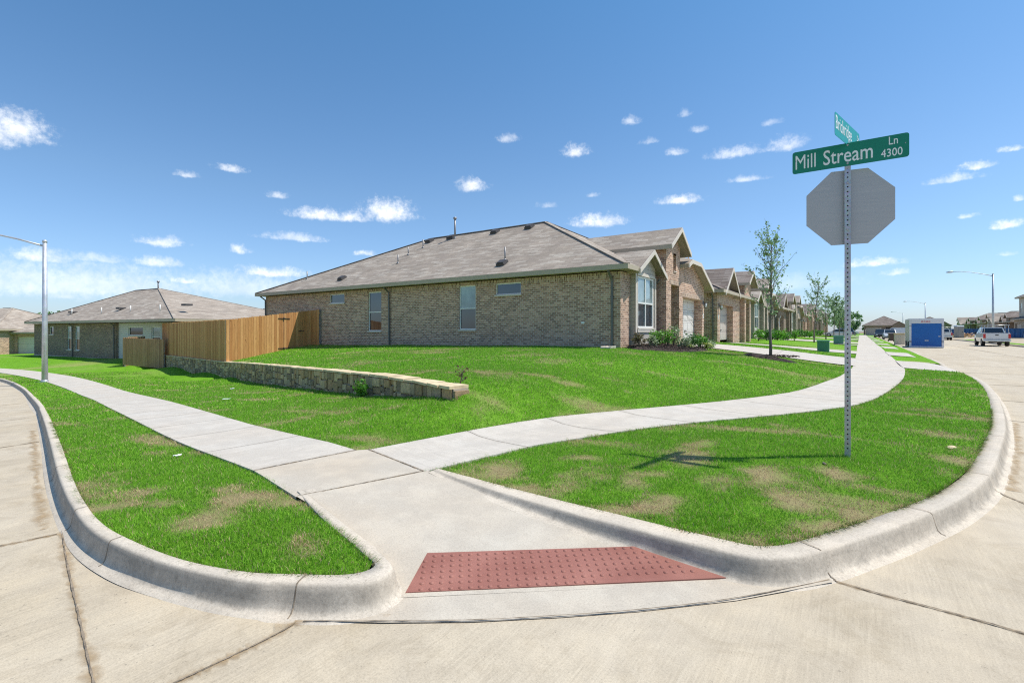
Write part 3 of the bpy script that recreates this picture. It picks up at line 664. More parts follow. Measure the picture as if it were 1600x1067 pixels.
joint([(-11.0, 2.2), (-10.6, 0), (-10.3, -3)], .02, .06); joint([(-16.4, 3.1), (-15.8, 0.), (-15.4, -3)], .02, .06); joint([(-23, 4.2), (-22, 0.), (-21.6, -3)], .03, .06)
joint([(-2.5, 1.57), (-2.14, 1.82), (-1.74, 2.11), (-1.36, 2.43), (-1.03, 2.73), (-.61, 3.17), (-.16, 3.75)], .007, 0, up=.006)
zt = lambda x, y: T(x, y) + .018
joint([(-4.765, 3.83), (-4.1, 3.68), (-3.575, 3.555)], .013, .04, zt); joint([(-5.005, 2.6), (-4.93, 3.2), (-4.855, 3.73)], .013, .04, zt); joint([(-3.93, 2.41), (-3.75, 2.98), (-3.58, 3.56)], .011, .03, zt)
# kerb joints: short dark cuts down the kerb face
def kjoint(C, px, py):
    i = int(np.argmin(np.hypot(C[:, 0] - px, C[:, 1] - py))); bx, by, tx, ty, zb, zt_ = C[i]
    P_ = [(-.08, .02), (.02, .07), (.09, .2), (.14, .43), (.19, .71), (.25, .91), (.33, .995), (.44, 1.025), (.65, 1.03), (1.0, 1.03)]
    d = np.array([-(ty - by), tx - bx]); d /= np.linalg.norm(d); V = []; F = []
    wd_ = math.hypot(tx - bx, ty - by)
    for p, h in zip([q / wd_ * (1 if wd_ < .16 else 1.35) for q in (-.02, .003, .018, .027, .036, .043, .052, .066, .09)] + [1.], [q[1] for q in P_]):
        for k in (-1, 1): V.append((bx + (tx - bx) * p + d[0] * .004 * k, by + (ty - by) * p + d[1] * .004 * k, zb + .006 + (zt_ - zb) * h))
    for j in range(len(P_) - 1): F.append((2 * j, 2 * j + 1, 2 * j + 3, 2 * j + 2))
    o = np_mesh('joint', V, F, jm); o['kind'] = 'structure'
for C, x, y in ((CL_, -4.2, 1.15), (CL_, -7.2, 1.6), (CR_, .5, 5.1), (CR_, 1.6, 9.2), (CL_, -2.6, 1.55), (CL_, -5.3, 1.2), (CL_, -9.9, 2.04), (CL_, -14.5, 2.9), (CR_, -.17, 3.77), (CR_, 1.09, 6.7), (CR_, 2.15, 12.2)): kjoint(C, x, y)
# tan dirt washed into the gutter
ribbon('dirt_streak', [(1.22, 6.9), (1.33, 7.4), (1.5, 8.2), (1.72, 9.3), (1.9, 10.4), (2.2, 12)], .13, .005, sm_, zr, 40, .6)
ribbon('dirt_streak', [(-5.5, 1.13), (-7.6, 1.5), (-9.9, 1.93), (-13, 2.5)], .12, .005, sm_, zr, 40, .6)
ribbon('dirt_streak', [(-2.14, 1.95), (-2.28, 1.82), (-2.45, 1.66), (-2.58, 1.45)], .07, .0105, sm_, zr, 30, .6)

# ---- driveways
for (a, b, c, d) in DRV:
    n = 16; V = []; F = []; UV = []
    for i in range(n + 1):
        t = i / n; x = -6.95 + (-.15 + 6.95) * t; y0 = a + (c - a) * t; y1 = b + (d - b) * t
        for j in range(4):
            y = y0 + (y1 - y0) * j / 3; V.append((x, y)); UV.append((x, y))
    V = np.array(V); z = T(V[:, 0], V[:, 1]) + .03
    for i in range(n):
        for j in range(3): q = i * 4 + j; F.append((q, q + 4, q + 5, q + 1))
    o = np_mesh('driveway', np.column_stack([V, z]), F, M['drive'], uv=UV); o['kind'] = 'structure'
    V = []; F = []
    for i in range(5):
        x = 1.28 + (3.06 - 1.28) * i / 4; g = .25 * i / 4
        for j in range(4): V.append((x, c - g + (d - c + 2 * g) * j / 3, [.243, .215, .195, .15, .02][i]))
    for i in range(4):
        for j in range(3): q = i * 4 + j; F.append((q, q + 4, q + 5, q + 1))
    o = np_mesh('driveway_apron', V, F, M['drive'], uv=[v[:2] for v in V]); o['kind'] = 'structure'

# ---- lawns
lm, nt, bs = new_mat('turf'); p = pos(nt)
at = nd(nt, 'ShaderNodeAttribute', attribute_name='dry').outputs['Fac']
n1 = noise(nt, p, .22, 4, .6); n2 = noise(nt, p, 2.3, 5, .65); n3 = noise(nt, mapping(nt, p, (1, 1, 1)), 26, 6, .8); n4 = noise(nt, p, 90, 3, .8)
g = ramp(nt, n2, [(.3, (.105, .26, .014)), (.5, (.15, .345, .022)), (.72, (.21, .41, .04))])
g = mixc(nt, ramp(nt, n1, [(.4, (0, 0, 0)), (.65, (.55, .55, .55))]), g, (.15, .34, .020))
g = mixc(nt, .8, g, ramp(nt, n3, [(.28, (.42, .45, .4)), (.5, (1, 1, 1)), (.72, (1.5, 1.4, 1.3))]), 'MULTIPLY')
g = mixc(nt, .5, g, ramp(nt, n4, [(.3, (.5, .5, .5)), (.65, (1.25, 1.25, 1.2))]), 'MULTIPLY')
st = mixc(nt, n3, (.30, .185, .11), (.60, .42, .28))
c = mixc(nt, mth(nt, 'MULTIPLY', at, 1.), g, st)
nt.links.new(c, bs.inputs['Base Color']); bs.inputs['Roughness'].default_value = 1; bs.inputs['Specular IOR Level'].default_value = .1
bump(nt, bs, mth(nt, 'ADD', mth(nt, 'MULTIPLY', n3, 1.), mth(nt, 'MULTIPLY', n4, .3)), .8, .05)
M['turf'] = lm
def lawn(poly, extra=None, lift=-.004):
    inn = gridpts(poly, lambda r: .14 if r < 6 else (.28 if r < 14 else (.6 if r < 30 else (2.5 if r < 70 else 10))))
    if extra is not None: inn = np.vstack([inn, extra])
    o = sheet('lawn', poly, lambda X, Y: T(X, Y) + lift, lm, inner=inn)
    co = np.empty(len(o.data.vertices) * 3); o.data.vertices.foreach_get('co', co); co = co.reshape(-1, 3)
    a = o.data.attributes.new('dry', 'FLOAT', 'POINT'); a.data.foreach_set('value', dry(co[:, 0], co[:, 1]).astype(np.float32) * .8)
    return o
Ru = curve(swRup, None)[:, :2]; Rl = curve(swRlo, None)[:, :2]; Lu = curve(swLup, None)[:, :2]; Ll = curve(swLlo, None)[:, :2]
def thin(C, d0=.12):
    out = [C[0]]
    for p in C[1:-1]:
        r = math.hypot(*p)
        if np.linalg.norm(p - out[-1]) > (d0 if r < 8 else (.4 if r < 25 else 3)): out.append(p)
    out.append(C[-1]); return np.array(out)
sh = np.array([.03, 0])
poly_corner = [tuple(p) for p in thin(Rl[Rl[:, 1] < 22.85])] + [(1.31, 22.9), (2.81, 22.9)] + [tuple(p) for p in thin(inR[inR[:, 1] < 22.8])[::-1]]
poly_left = [tuple(p) for p in thin(Ll)[::-1]] + [(-4.03, 2.47)] + [tuple(p) for p in thin(inL)[::-1][1:]]
poly_main = [tuple(p) for p in thin(Lu)[::-1]] + [tuple(p) for p in thin(Ru)] + [(-.19, 190), (-60, 190), (-110, 120), (-110, 20), (-70, 5)]
poly_park = [(1.33, 28.0), (1.33, 172), (2.83, 172), (2.83, 28.0)]
wl = curve(wall_pts, 120)[:, :2]; nrm = np.array([.28, .96])
lawn(poly_corner); lawn(poly_left); lawn(poly_main, np.vstack([wl + nrm * k for k in (-.2, .0, .09, .16, .23, .3)])); lawn(poly_park)

# ---- grass blades
gm, nt, bs = new_mat('grass_blade')
ca = nd(nt, 'ShaderNodeAttribute', attribute_name='tint').outputs['Color']
nt.links.new(ca, bs.inputs['Base Color']); bs.inputs['Roughness'].default_value = .75; bs.inputs['Specular IOR Level'].default_value = .12
tr = nd(nt, 'ShaderNodeBsdfTranslucent'); nt.links.new(ca, tr.inputs['Color']); mx = nd(nt, 'ShaderNodeMixShader'); mx.inputs[0].default_value = .35
nt.links.new(bs.outputs[0], mx.inputs[1]); nt.links.new(tr.outputs[0], mx.inputs[2]); nt.links.new(mx.outputs[0], nt.nodes['Material Output'].inputs['Surface'])
obst = []   # rectangles kept free of grass, filled below
def blades(poly, zones, name='grass', excl=(), margin=0.):
    poly = np.asarray(poly); AllV = []; AllC = []
    for r0, r1, dens, wd, ht, seg in zones:
        lo = np.maximum(poly.min(0), -r1); hi = np.minimum(poly.max(0), r1)
        if (hi <= lo).any(): continue
        n = int((hi - lo).prod() * dens); X = rng.uniform(lo[0], hi[0], n); Y = rng.uniform(lo[1], hi[1], n)
        r = np.hypot(X, Y); k = (r >= r0) & (r < r1)
        dep = -X * SA + Y * CA; lat = X * CA + Y * SA; k &= (dep > 1.) & (np.abs(lat) < dep * 1.12 + 1); X, Y = X[k], Y[k]
        k = inside(X, Y, poly); X, Y = X[k], Y[k]
        for e in excl:
            k = ~inside(X, Y, e); X, Y = X[k], Y[k]
        d = dry(X, Y); clump = fbm(X, Y, 7., 50, 2); big = fbm(X, Y, .6, 60, 3)
        k = rng.random(len(X)) < np.clip(1.25 - d * 1.0, .3, 1) * np.clip(.35 + clump * 1.3, .2, 1); X, Y, d, clump, big = X[k], Y[k], d[k], clump[k], big[k]
        n = len(X); z = T(X, Y) - .006
        h = ht * rng.uniform(.45, 1.15, n) * (.6 + .7 * clump) * (1 - .45 * d); w = wd * rng.uniform(.6, 1.3, n)
        a = rng.uniform(0, 2 * PI, n); ln = rng.uniform(.15, .95, n) * h; la = rng.uniform(0, 2 * PI, n)
        wx, wy = np.cos(a) * w / 2, np.sin(a) * w / 2; lx, ly = np.cos(la) * ln, np.sin(la) * ln
        b0 = np.stack([X - wx, Y - wy, z], 1); b1 = np.stack([X + wx, Y + wy, z], 1)
        isd = rng.random(n) < (d * 1.35 + .085)
        t = rng.random(n)[:, None]; v = (.72 + .5 * rng.random(n) + (clump - .5) * .5)[:, None]
        gcol = (np.array([.12, .285, .018]) * (1 - t) + np.array([.32, .60, .065]) * t) * v
        gcol = gcol * (1 - .35 * big[:, None]) + np.array([.15, .34, .02]) * .35 * big[:, None]
        sc = (np.array([.42, .27, .16]) * (1 - t) + np.array([.74, .53, .35]) * t) * v
        col = np.where(isd[:, None], sc, gcol)
        if seg == 1:
            tip = np.stack([X + lx, Y + ly, z + h], 1); V = np.stack([b0, b1, tip], 1)
        else:
            m0 = np.stack([X - wx * .8 + lx * .3, Y - wy * .8 + ly * .3, z + h * .6], 1); m1 = np.stack([X + wx * .8 + lx * .3, Y + wy * .8 + ly * .3, z + h * .6], 1)
            tip = np.stack([X + lx, Y + ly, z + h], 1); V = np.stack([b0, b1, m1, b0, m1, m0, m0, m1, tip], 1)
        k = V.shape[1]; AllV.append(V.reshape(-1, 3)); AllC.append(np.repeat(col, k, axis=0))
    V = np.vstack(AllV); C = np.vstack(AllC); F = np.arange(len(V)).reshape(-1, 3)
    o = np_mesh(name, V, F, gm); ca_ = o.data.color_attributes.new('tint', 'FLOAT_COLOR', 'POINT')
    ca_.data.foreach_set('color', np.column_stack([C, np.ones(len(C))]).astype(np.float32).ravel()); o['kind'] = 'stuff'
    print('blades', name, len(F)); return o
def tufts(C, name, dens=700, side=1., spread=.022, rmax=13):
    C = np.asarray(C, float)[:, :2]; C = C[np.hypot(C[:, 0], C[:, 1]) < rmax]; d = np.concatenate([[0], np.cumsum(np.linalg.norm(np.diff(C, axis=0), axis=1))]); n = int(d[-1] * dens); q = rng.uniform(0, d[-1], n)
    x = np.interp(q, d, C[:, 0]); y = np.interp(q, d, C[:, 1]); tx = np.interp(q, d, np.gradient(C[:, 0])); ty = np.interp(q, d, np.gradient(C[:, 1])); L_ = np.hypot(tx, ty) + 1e-9; nx, ny = -ty / L_ * side, tx / L_ * side
    cl = fbm(x, y, 5., 77, 3); k = rng.random(n) < np.clip((cl - .28) * 2.6, .05, 1); x, y, nx, ny, cl = x[k], y[k], nx[k], ny[k], cl[k]; n = len(x)
    o = -np.abs(rng.normal(0, spread, n)) + rng.uniform(-.004, .012, n); x = x + nx * o; y = y + ny * o; r = np.hypot(x, y); z = T(x, y) - .004
    h = rng.uniform(.018, .05, n) * (.6 + .8 * cl); w = .0035 * (1 + r / 5); out = rng.uniform(.1, 1.25, n) * h; wx, wy = ny * w / 2, -nx * w / 2; jx, jy = rng.normal(0, .012, n), rng.normal(0, .012, n)
    V = np.stack([np.stack([x - wx, y - wy, z], 1), np.stack([x + wx, y + wy, z], 1), np.stack([x + nx * out + jx, y + ny * out + jy, z + h * rng.uniform(.3, 1., n)], 1)], 1).reshape(-1, 3)
    t = rng.random(n)[:, None]; isd = (rng.random(n) < .34)[:, None]; col = np.where(isd, np.array([.30, .21, .11]) * (1 - t) + np.array([.55, .43, .25]) * t, np.array([.06, .17, .012]) * (1 - t) + np.array([.17, .36, .04]) * t)
    o = np_mesh(name, V, np.arange(len(V)).reshape(-1, 3), gm); ca_ = o.data.color_attributes.new('tint', 'FLOAT_COLOR', 'POINT'); ca_.data.foreach_set('color', np.column_stack([np.repeat(col, 3, axis=0), np.ones(len(V))]).astype(np.float32).ravel()); o['kind'] = 'stuff'
tufts(inL, 'grass_fringe', side=-1.); tufts(inR, 'grass_fringe', side=-1.); tufts(Ll, 'grass_fringe', 400, side=1.); tufts(Lu, 'grass_fringe', 400, side=-1.); tufts(Ru, 'grass_fringe', 400, side=-1., rmax=18); tufts(Rl, 'grass_fringe', 400, side=1., rmax=18)
zn = [(0, 4.2, 15000, .0034, .036, 2), (4.2, 7, 9000, .0048, .038, 1), (7, 12, 3800, .0075, .042, 1), (12, 22, 1100, .014, .046, 1), (22, 40, 260, .03, .05, 1)]
wall_strip = [tuple(p) for p in (wl + nrm * -.02)] + [tuple(p) for p in (wl + nrm * .36)[::-1]]
BED = [(-7.45, 17.95), (-6.3, 17.2), (-5.2, 17.7), (-4.85, 18.8), (-4.9, 20.4), (-5.4, 22.2), (-6.9, 22.6), (-7.3, 21.5)]
RING = [(-2.6 + .95 * math.cos(t * PI / 8), 19.7 + .95 * math.sin(t * PI / 8)) for t in range(16)]
drvx = [[(-7, a), (-.1, c), (-.1, d), (-7, b)] for a, b, c, d in DRV[:3]]
blades(poly_corner, zn); blades(poly_left, zn)
blades(poly_main, zn[1:], excl=[wall_strip, [(-34, 17.88), (-7.4, 17.88), (-7, 60), (-34, 60)], BED, RING] + drvx)

# ---- light, sky, camera
sun_dir = Vector((1.78, 1.25, 3.75)).normalized()
L = bpy.data.lights.new('sun', 'SUN'); L.energy = 3.7; L.angle = R(.55); L.color = (1, .955, .88)
so = bpy.data.objects.new('sun', L); COL.objects.link(so); so.rotation_euler = sun_dir.to_track_quat('Z', 'Y').to_euler(); so.location = (20, 15, 40)
W = bpy.data.worlds.new('World'); S.world = W; W.use_nodes = True; nt = W.node_tree; bg = nt.nodes['Background']
sky = nd(nt, 'ShaderNodeTexSky', sky_type='NISHITA', sun_disc=False, sun_elevation=math.asin(sun_dir.z), sun_rotation=math.atan2(sun_dir.x, sun_dir.y))
sky.altitude = 100; sky.air_density = 1.0; sky.dust_density = .6; sky.ozone_density = 2.4
tc = nd(nt, 'ShaderNodeTexCoord').outputs['Generated']; sx = nd(nt, 'ShaderNodeSeparateXYZ'); nt.links.new(tc, sx.inputs[0])
az = mth(nt, 'ARCTAN2', sx.outputs[0], sx.outputs[1]); el = mth(nt, 'ARCSINE', sx.outputs[2])
nA = nd(nt, 'ShaderNodeTexNoise'); nA.inputs['Scale'].default_value = 26; nA.inputs['Detail'].default_value = 6; nA.inputs['Roughness'].default_value = .62; nt.links.new(tc, nA.inputs['Vector'])
nB = nd(nt, 'ShaderNodeTexNoise'); nB.inputs['Scale'].default_value = 95; nB.inputs['Detail'].default_value = 6; nB.inputs['Roughness'].default_value = .7; nt.links.new(tc, nB.inputs['Vector'])
cb = nd(nt, 'ShaderNodeCombineXYZ'); nt.links.new(az, cb.inputs[0]); nt.links.new(el, cb.inputs[1])
wv = nd(nt, 'ShaderNodeVectorMath', operation='MULTIPLY_ADD'); nt.links.new(nA.outputs['Color'], wv.inputs[0]); wv.inputs[1].default_value = (.045, .022, 0); 
off = nd(nt, 'ShaderNodeVectorMath', operation='SUBTRACT'); nt.links.new(cb.outputs[0], off.inputs[0]); off.inputs[1].default_value = (.0225, .011, 0); nt.links.new(off.outputs[0], wv.inputs[2])
nf = mth(nt, 'MULTIPLY', mth(nt, 'SUBTRACT', nB.outputs['Fac'], .5), 1.7)
sp2 = nd(nt, 'ShaderNodeSeparateXYZ'); nt.links.new(wv.outputs[0], sp2.inputs[0]); el2 = mth(nt, 'ADD', mth(nt, 'MULTIPLY', el, .6), mth(nt, 'MULTIPLY', sp2.outputs[1], .4))
tot = None; und = None
for a, e, w, h, op in CLOUDS:
    s1 = nd(nt, 'ShaderNodeVectorMath', operation='SUBTRACT'); nt.links.new(wv.outputs[0], s1.inputs[0]); s1.inputs[1].default_value = (a, e, 0)
    s2 = nd(nt, 'ShaderNodeVectorMath', operation='MULTIPLY'); nt.links.new(s1.outputs[0], s2.inputs[0]); s2.inputs[1].default_value = (1 / (w * 1.12), 1 / (h * 1.2), 0)
    ln = nd(nt, 'ShaderNodeVectorMath', operation='LENGTH'); nt.links.new(s2.outputs[0], ln.inputs[0])
    q = mth(nt, 'SUBTRACT', nf, ln.outputs['Value'])
    fb_ = nd(nt, 'ShaderNodeMapRange'); nt.links.new(el2, fb_.inputs[0]); fb_.inputs[1].default_value = e - h * 1.0; fb_.inputs[2].default_value = e - h * .25; fb_.inputs[3].default_value = -.9; fb_.inputs[4].default_value = 0.; q = mth(nt, 'ADD', q, fb_.outputs[0])
    mr = nd(nt, 'ShaderNodeMapRange', interpolation_type='SMOOTHSTEP'); nt.links.new(q, mr.inputs[0])
    mr.inputs[1].default_value = -1.15 if h < .017 or h > .035 or w < .09 else -1.3; mr.inputs[2].default_value = .2 if h < .017 or h > .035 or w < .09 else .1; mr.inputs[3].default_value = 0; mr.inputs[4].default_value = op
    tot = mr.outputs[0] if tot is None else mth(nt, 'MAXIMUM', tot, mr.outputs[0])
    if h > .0105 and op > .6:
        g_ = nd(nt, 'ShaderNodeMapRange', interpolation_type='SMOOTHSTEP'); nt.links.new(mth(nt, 'ADD', el2, mth(nt, 'MULTIPLY', nf, .006)), g_.inputs[0]); g_.inputs[1].default_value = e + h * .25; g_.inputs[2].default_value = e - h * .75; g_.inputs[3].default_value = 0; g_.inputs[4].default_value = 1
        q2 = mth(nt, 'MULTIPLY', g_.outputs[0], mr.outputs[0]); und = q2 if und is None else mth(nt, 'MAXIMUM', und, q2)
shade = ramp(nt, nA.outputs['Fac'], [(.35, (7.2, 7.6, 8.2)), (.6, (9.6, 9.6, 9.5))])
er = ramp(nt, el, [(0, (.80, .94, 1.28)), (.06, (.80, .94, 1.18)), (.25, (.82, 1.0, 1.12)), (.6, (.62, 1.02, 1.19))])
tint = mixc(nt, 1., sky.outputs[0], er, 'MULTIPLY')
shade = mixc(nt, mth(nt, 'MULTIPLY', und, .75), shade, (4.9, 5.5, 6.4))
fin = mixc(nt, tot, tint, shade)
nt.links.new(fin, bg.inputs['Color']); bg.inputs['Strength'].default_value = .10

cam = bpy.data.cameras.new('camera'); co = bpy.data.objects.new('camera', cam); COL.objects.link(co); S.camera = co
cam.sensor_width = 36; cam.lens = 775 / 1600 * 36; cam.clip_start = .05; cam.clip_end = 5000
cam.shift_y = -(533.5 - 516) / 1600
co.location = (0, 0, 1.6); co.rotation_euler = (R(90), 0, R(35.07))
S.view_settings.view_transform = 'Standard'; S.view_settings.look = 'None'; S.view_settings.exposure = .5; S.view_settings.gamma = 1
S.cycles.max_bounces = 6; S.cycles.transparent_max_bounces = 8; S.cycles.use_denoising = False; S.cycles.pixel_filter_type = 'BLACKMAN_HARRIS'; S.cycles.filter_width = 1.15; S.cycles.caustics_reflective = False; S.cycles.caustics_refractive = False
# ================================================================== houses
UP = Vector((0, 0, 1))
def wallface(mb, p0, p1, z0, z1, holes=(), depth=.14):
    """vertical wall from p0 to p1 (2d, outside on the right hand side) with rectangular openings (u0,u1,v0,v1) and reveals"""
    p0 = Vector((*p0, 0)); p1 = Vector((*p1, 0)); L = (p1 - p0).length; u = (p1 - p0) / L; n = Vector((u.y, -u.x, 0))
    us = sorted({0, L, *[h[0] for h in holes], *[h[1] for h in holes]}); vs = sorted({z0, z1, *[h[2] for h in holes], *[h[3] for h in holes]})
    P = lambda a, z, k=0: p0 + u * a + UP * z - n * k
    for a, b in zip(us, us[1:]):
        for c, d in zip(vs, vs[1:]):
            if any(h[0] <= (a + b) / 2 <= h[1] and h[2] <= (c + d) / 2 <= h[3] for h in holes): continue
            mb.face([P(a, c), P(b, c), P(b, d), P(a, d)])
    for a, b, c, d in [h[:4] for h in holes]:
        mb.face([P(a, c), P(a, d), P(a, d, depth), P(a, c, depth)]); mb.face([P(b, c), P(b, c, depth), P(b, d, depth), P(b, d)])
        mb.face([P(a, d), P(b, d), P(b, d, depth), P(a, d, depth)]); mb.face([P(a, c), P(a, c, depth), P(b, c, depth), P(b, c)])
def window(parent, p, u, n, w, h, sash=True, vbar=False, pale_pane=True, depth=.10, fw=.05):
    """p: lower left corner on the wall plane, u: along, n: outward"""
    p = Vector(p); u = Vector(u); n = Vector(n); q = p - n * depth; f = MB()
    def bar(a, z, ww, hh, t=.05): f.obox(q + u * (a + ww / 2) + UP * (z + hh / 2) + n * t / 2, u, n, UP, ww / 2, t / 2, hh / 2)
    bar(0, 0, fw, h); bar(w - fw, 0, fw, h); bar(fw, 0, w - 2 * fw, fw); bar(fw, h - fw, w - 2 * fw, fw)
    mid = h * .47
    if sash: bar(fw, mid, w - 2 * fw, fw * .9, .06)
    if vbar: bar(w / 2 - fw / 2, fw, fw, (mid - fw) if sash else h - 2 * fw, .055); 
    if vbar and sash: bar(w / 2 - fw / 2, mid + fw * .9, fw, h - mid - fw * 1.9, .055)
    wn = f.build('window', M['white'], parent)
    def pane(z0, z1, mat, dd):
        g = MB(); a = q + u * (fw * .5) + n * dd
        g.face([a + UP * z0, a + u * (w - fw) + UP * z0, a + u * (w - fw) + UP * z1, a + UP * z1]); g.build('pane', mat, wn, fix=False)
    if sash: pane(fw * .5, mid + .01, M['glass'], .012); pane(mid + .02, h - fw * .5, M['glass_b'] if pale_pane else M['glass'], .022)
    else: pane(fw * .5, h - fw * .5, M['glass_b'] if pale_pane == 2 else M['glass'], .015)
    s = MB(); s.obox(p + u * w / 2 - UP * .035 + n * .01, u, n, UP, w / 2 + .03, .05, .034); s.build('sill', M['trim'], wn)
    return wn
def hip(parent, x0, x1, y0, y1, ze, ridge, zr_, mat, ft=.2, fasc='fascia', caps=True, ydir=False, notch=None):
    """hip roof over eave rectangle; ridge=(a,b): ridge extents along x (or y when ydir)"""
    c = [(x0, y0, ze), (x1, y0, ze), (x1, y1, ze), (x0, y1, ze)]
    if not ydir: yc = (y0 + y1) / 2; ra, rb = (ridge[0], yc, zr_), (ridge[1], yc, zr_)
    else: xc = (x0 + x1) / 2; ra, rb = (xc, ridge[0], zr_), (xc, ridge[1], zr_)
    r = MB()
    if not ydir: r.face([c[0], c[1], rb, ra]); r.face([c[1], c[2], rb] if notch is None else [c[1], (x1, notch, ze), (x1 - .75, notch, ze + .75 * (zr_ - ze) / (x1 - ridge[1])), (x1 - .75, y1 - .75 * (y1 - y0) / 2 / (x1 - ridge[1]), ze + .75 * (zr_ - ze) / (x1 - ridge[1])), rb]); r.face([c[2], c[3], ra, rb]); r.face([c[3], c[0], ra])
    else: r.face([c[0], c[1], ra]); r.face([c[1], c[2], rb, ra]); r.face([c[2], c[3], rb]); r.face([c[3], c[0], ra, rb])
    ro = r.build('roof', mat, parent, fix=False)
    if caps:
        k = MB()
        pr = [(c[0], ra), (c[3], ra), (c[1], rb), (c[2], rb), (ra, rb)] if not ydir else [(c[0], ra), (c[1], ra), (c[2], rb), (c[3], rb), (ra, rb)]
        for a, b in pr: k.beam(Vector(a) + UP * .004, Vector(b) + UP * .004, .24, .03)
        k.build('ridge_cap', mat, ro)
    g = MB(); t = .05
    g.box((x0, y0 - t, ze - ft), (x1, y0, ze - .012)); g.box((x0, y1, ze - ft), (x1, y1 + t, ze - .012)); g.box((x0 - t, y0 - t, ze - ft), (x0, y1 + t, ze - .012)); g.box((x1, y0 - t, ze - ft), (x1 + t, (y1 + t) if notch is None else notch, ze - .012))
    g.build('fascia', M[fasc], parent)
    s = MB(); zz = ze - ft + .02; s.face([(x0, y0, zz), (x0, y1, zz), (x1, y1, zz), (x1, y0, zz)] if notch is None else [(x0, y0, zz), (x0, y1, zz), (x1 - .5, y1, zz), (x1 - .5, notch, zz), (x1, notch, zz), (x1, y0, zz)]); s.build('soffit', M['soffit'], parent)
    return ro
def gable(parent, xf, xb, yc, yl, yr, ze, za, mat, rake='trim', clip=0., th=.09, zl=None):
    """gable roof, ridge along x, gable end at xf facing +x; clip = half width of a clipped top"""
    zl = ze if zl is None else zl; r = MB(); sl = (za - ze) / (yr - yc); sl2 = (za - zl) / (yc - yl)
    if clip:
        zc = za - clip * sl; bk = clip * 1.25
        r.face([(xf, yr, ze), (xb, yr, ze), (xb, yc, za), (xf - bk, yc, za), (xf, yc + clip, zc)])
        r.face([(xb, yl, zl), (xf, yl, zl), (xf, yc - clip, za - clip * sl2), (xf - bk, yc, za), (xb, yc, za)])
        r.face([(xf, yc - clip, za - clip * sl2), (xf, yc + clip, zc), (xf - bk, yc, za)])
    else:
        r.face([(xf, yr, ze), (xb, yr, ze), (xb, yc, za), (xf, yc, za)]); r.face([(xb, yl, zl), (xf, yl, zl), (xf, yc, za), (xb, yc, za)])
    ro = r.build('roof', mat, parent, fix=False)
    k = MB(); w = .19; d = .035
    if clip: pts = [(yl, zl), (yc - clip, za - clip * sl2), (yc + clip, za - clip * sl), (yr, ze)]
    else: pts = [(yl, zl), (yc, za), (yr, ze)]
    for (a, za_), (b, zb_) in zip(pts, pts[1:]):
        k.prism([(xf, a, za_ - .012), (xf, b, zb_ - .012), (xf, b, zb_ - w - .012), (xf, a, za_ - w - .012)], (d, 0, 0))
    k.build('bargeboard', M[rake], parent)
    s = MB()     # underside and side fascias
    for (a, za_), (b, zb_) in zip(pts, pts[1:]): s.face([(xf - .002, a, za_ - th), (xb, a, za_ - th), (xb, b, zb_ - th), (xf - .002, b, zb_ - th)])
    s.build('soffit', M['soffit'], parent)
    f = MB(); f.box((xb, yl - .045, zl - .19), (xf, yl - .002, zl - .012)); f.build('fascia', M['fascia'], parent); f = MB(); f.box((xb, yr + .002, ze - .19), (xf, yr + .045, ze - .012)); f.build('fascia', M['fascia'], parent)
    return ro
def gwall(mb, x, yc, yl, yr, z0, ze, za, ov):
    """triangular top of a gable wall at plane x: base z0 between yl..yr, slope of the roof above"""
    sl = (za - ze) / ov; top = lambda y: za - abs(y - yc) * sl - .10
    pts = [(x, yl, z0), (x, yr, z0)]
    if top(yr) > z0: pts.append((x, yr, top(yr)))
    pts.append((x, yc, top(yc)))
    if top(yl) > z0: pts.append((x, yl, top(yl)))
    mb.face(pts)
def downspout(parent, pts, r=.04):
    m = MB()
    for a, b in zip(pts, pts[1:]): m.beam(a, b, .075, .06, (0, 1, 0.01) if abs(Vector(b)[2] - Vector(a)[2]) > .5 else (0, 0, 1))
    return m.build('downspout', M['gutter'], parent)
def lantern(parent, p):
    m = MB(); x, y, z = p; m.box((x, y - .06, z - .05), (x + .03, y + .06, z + .14)); m.tube([(x + .02, y, z + .05), (x + .14, y, z + .12), (x + .14, y, z + .02)], .012, 6)
    m.tube([(x + .14, y, z + .04), (x + .14, y, z + .01), (x + .14, y, z - .01)], [.015, .085, .09], 6); m.tube([(x + .14, y, z - .26), (x + .14, y, z - .23)], [.03, .055], 6)
    for k in range(6):
        a = k * PI / 3; m.tube([(x + .14 + .055 * math.cos(a), y + .055 * math.sin(a), z - .24), (x + .14 + .085 * math.cos(a), y + .085 * math.sin(a), z)], .007, 4)
    l = m.build('wall_lantern', M['dark'], parent); g = MB(); g.tube([(x + .14, y, z - .235), (x + .14, y, z - .005)], [.048, .076], 6); g.build('lantern_glass', M['swhite'], l)
def garage_door(parent, x, y0, y1, z0, z1, mat):
    m = MB(); n = 4; h = (z1 - z0) / n
    for k in range(n):
        m.box((x - .05, y0, z0 + k * h + .006), (x, y1, z0 + (k + 1) * h - .006))
        c = max(2, int((y1 - y0) / .62)); w = (y1 - y0) / c
        for j in range(c): m.box((x, y0 + j * w + .08, z0 + k * h + .09), (x + .012, y0 + (j + 1) * w - .08, z0 + (k + 1) * h - .09))
    d = m.build('garage_door', mat, parent, bevel=.006)
    t = MB(); t.box((x - .04, y0 - .09, z0), (x + .05, y0 - .002, z1 + .09)); t.box((x - .04, y1 + .002, z0), (x + .05, y1 + .09, z1 + .09)); t.box((x - .04, y0, z1 + .004), (x + .05, y1, z1 + .09)); t.build('door_frame', M['trim'], d)
    s = MB(); s.box((x + .015, (y0 + y1) / 2 - .12, z0 + .62), (x + .05, (y0 + y1) / 2 + .12, z0 + .66)); s.build('handle', M['dark'], d)
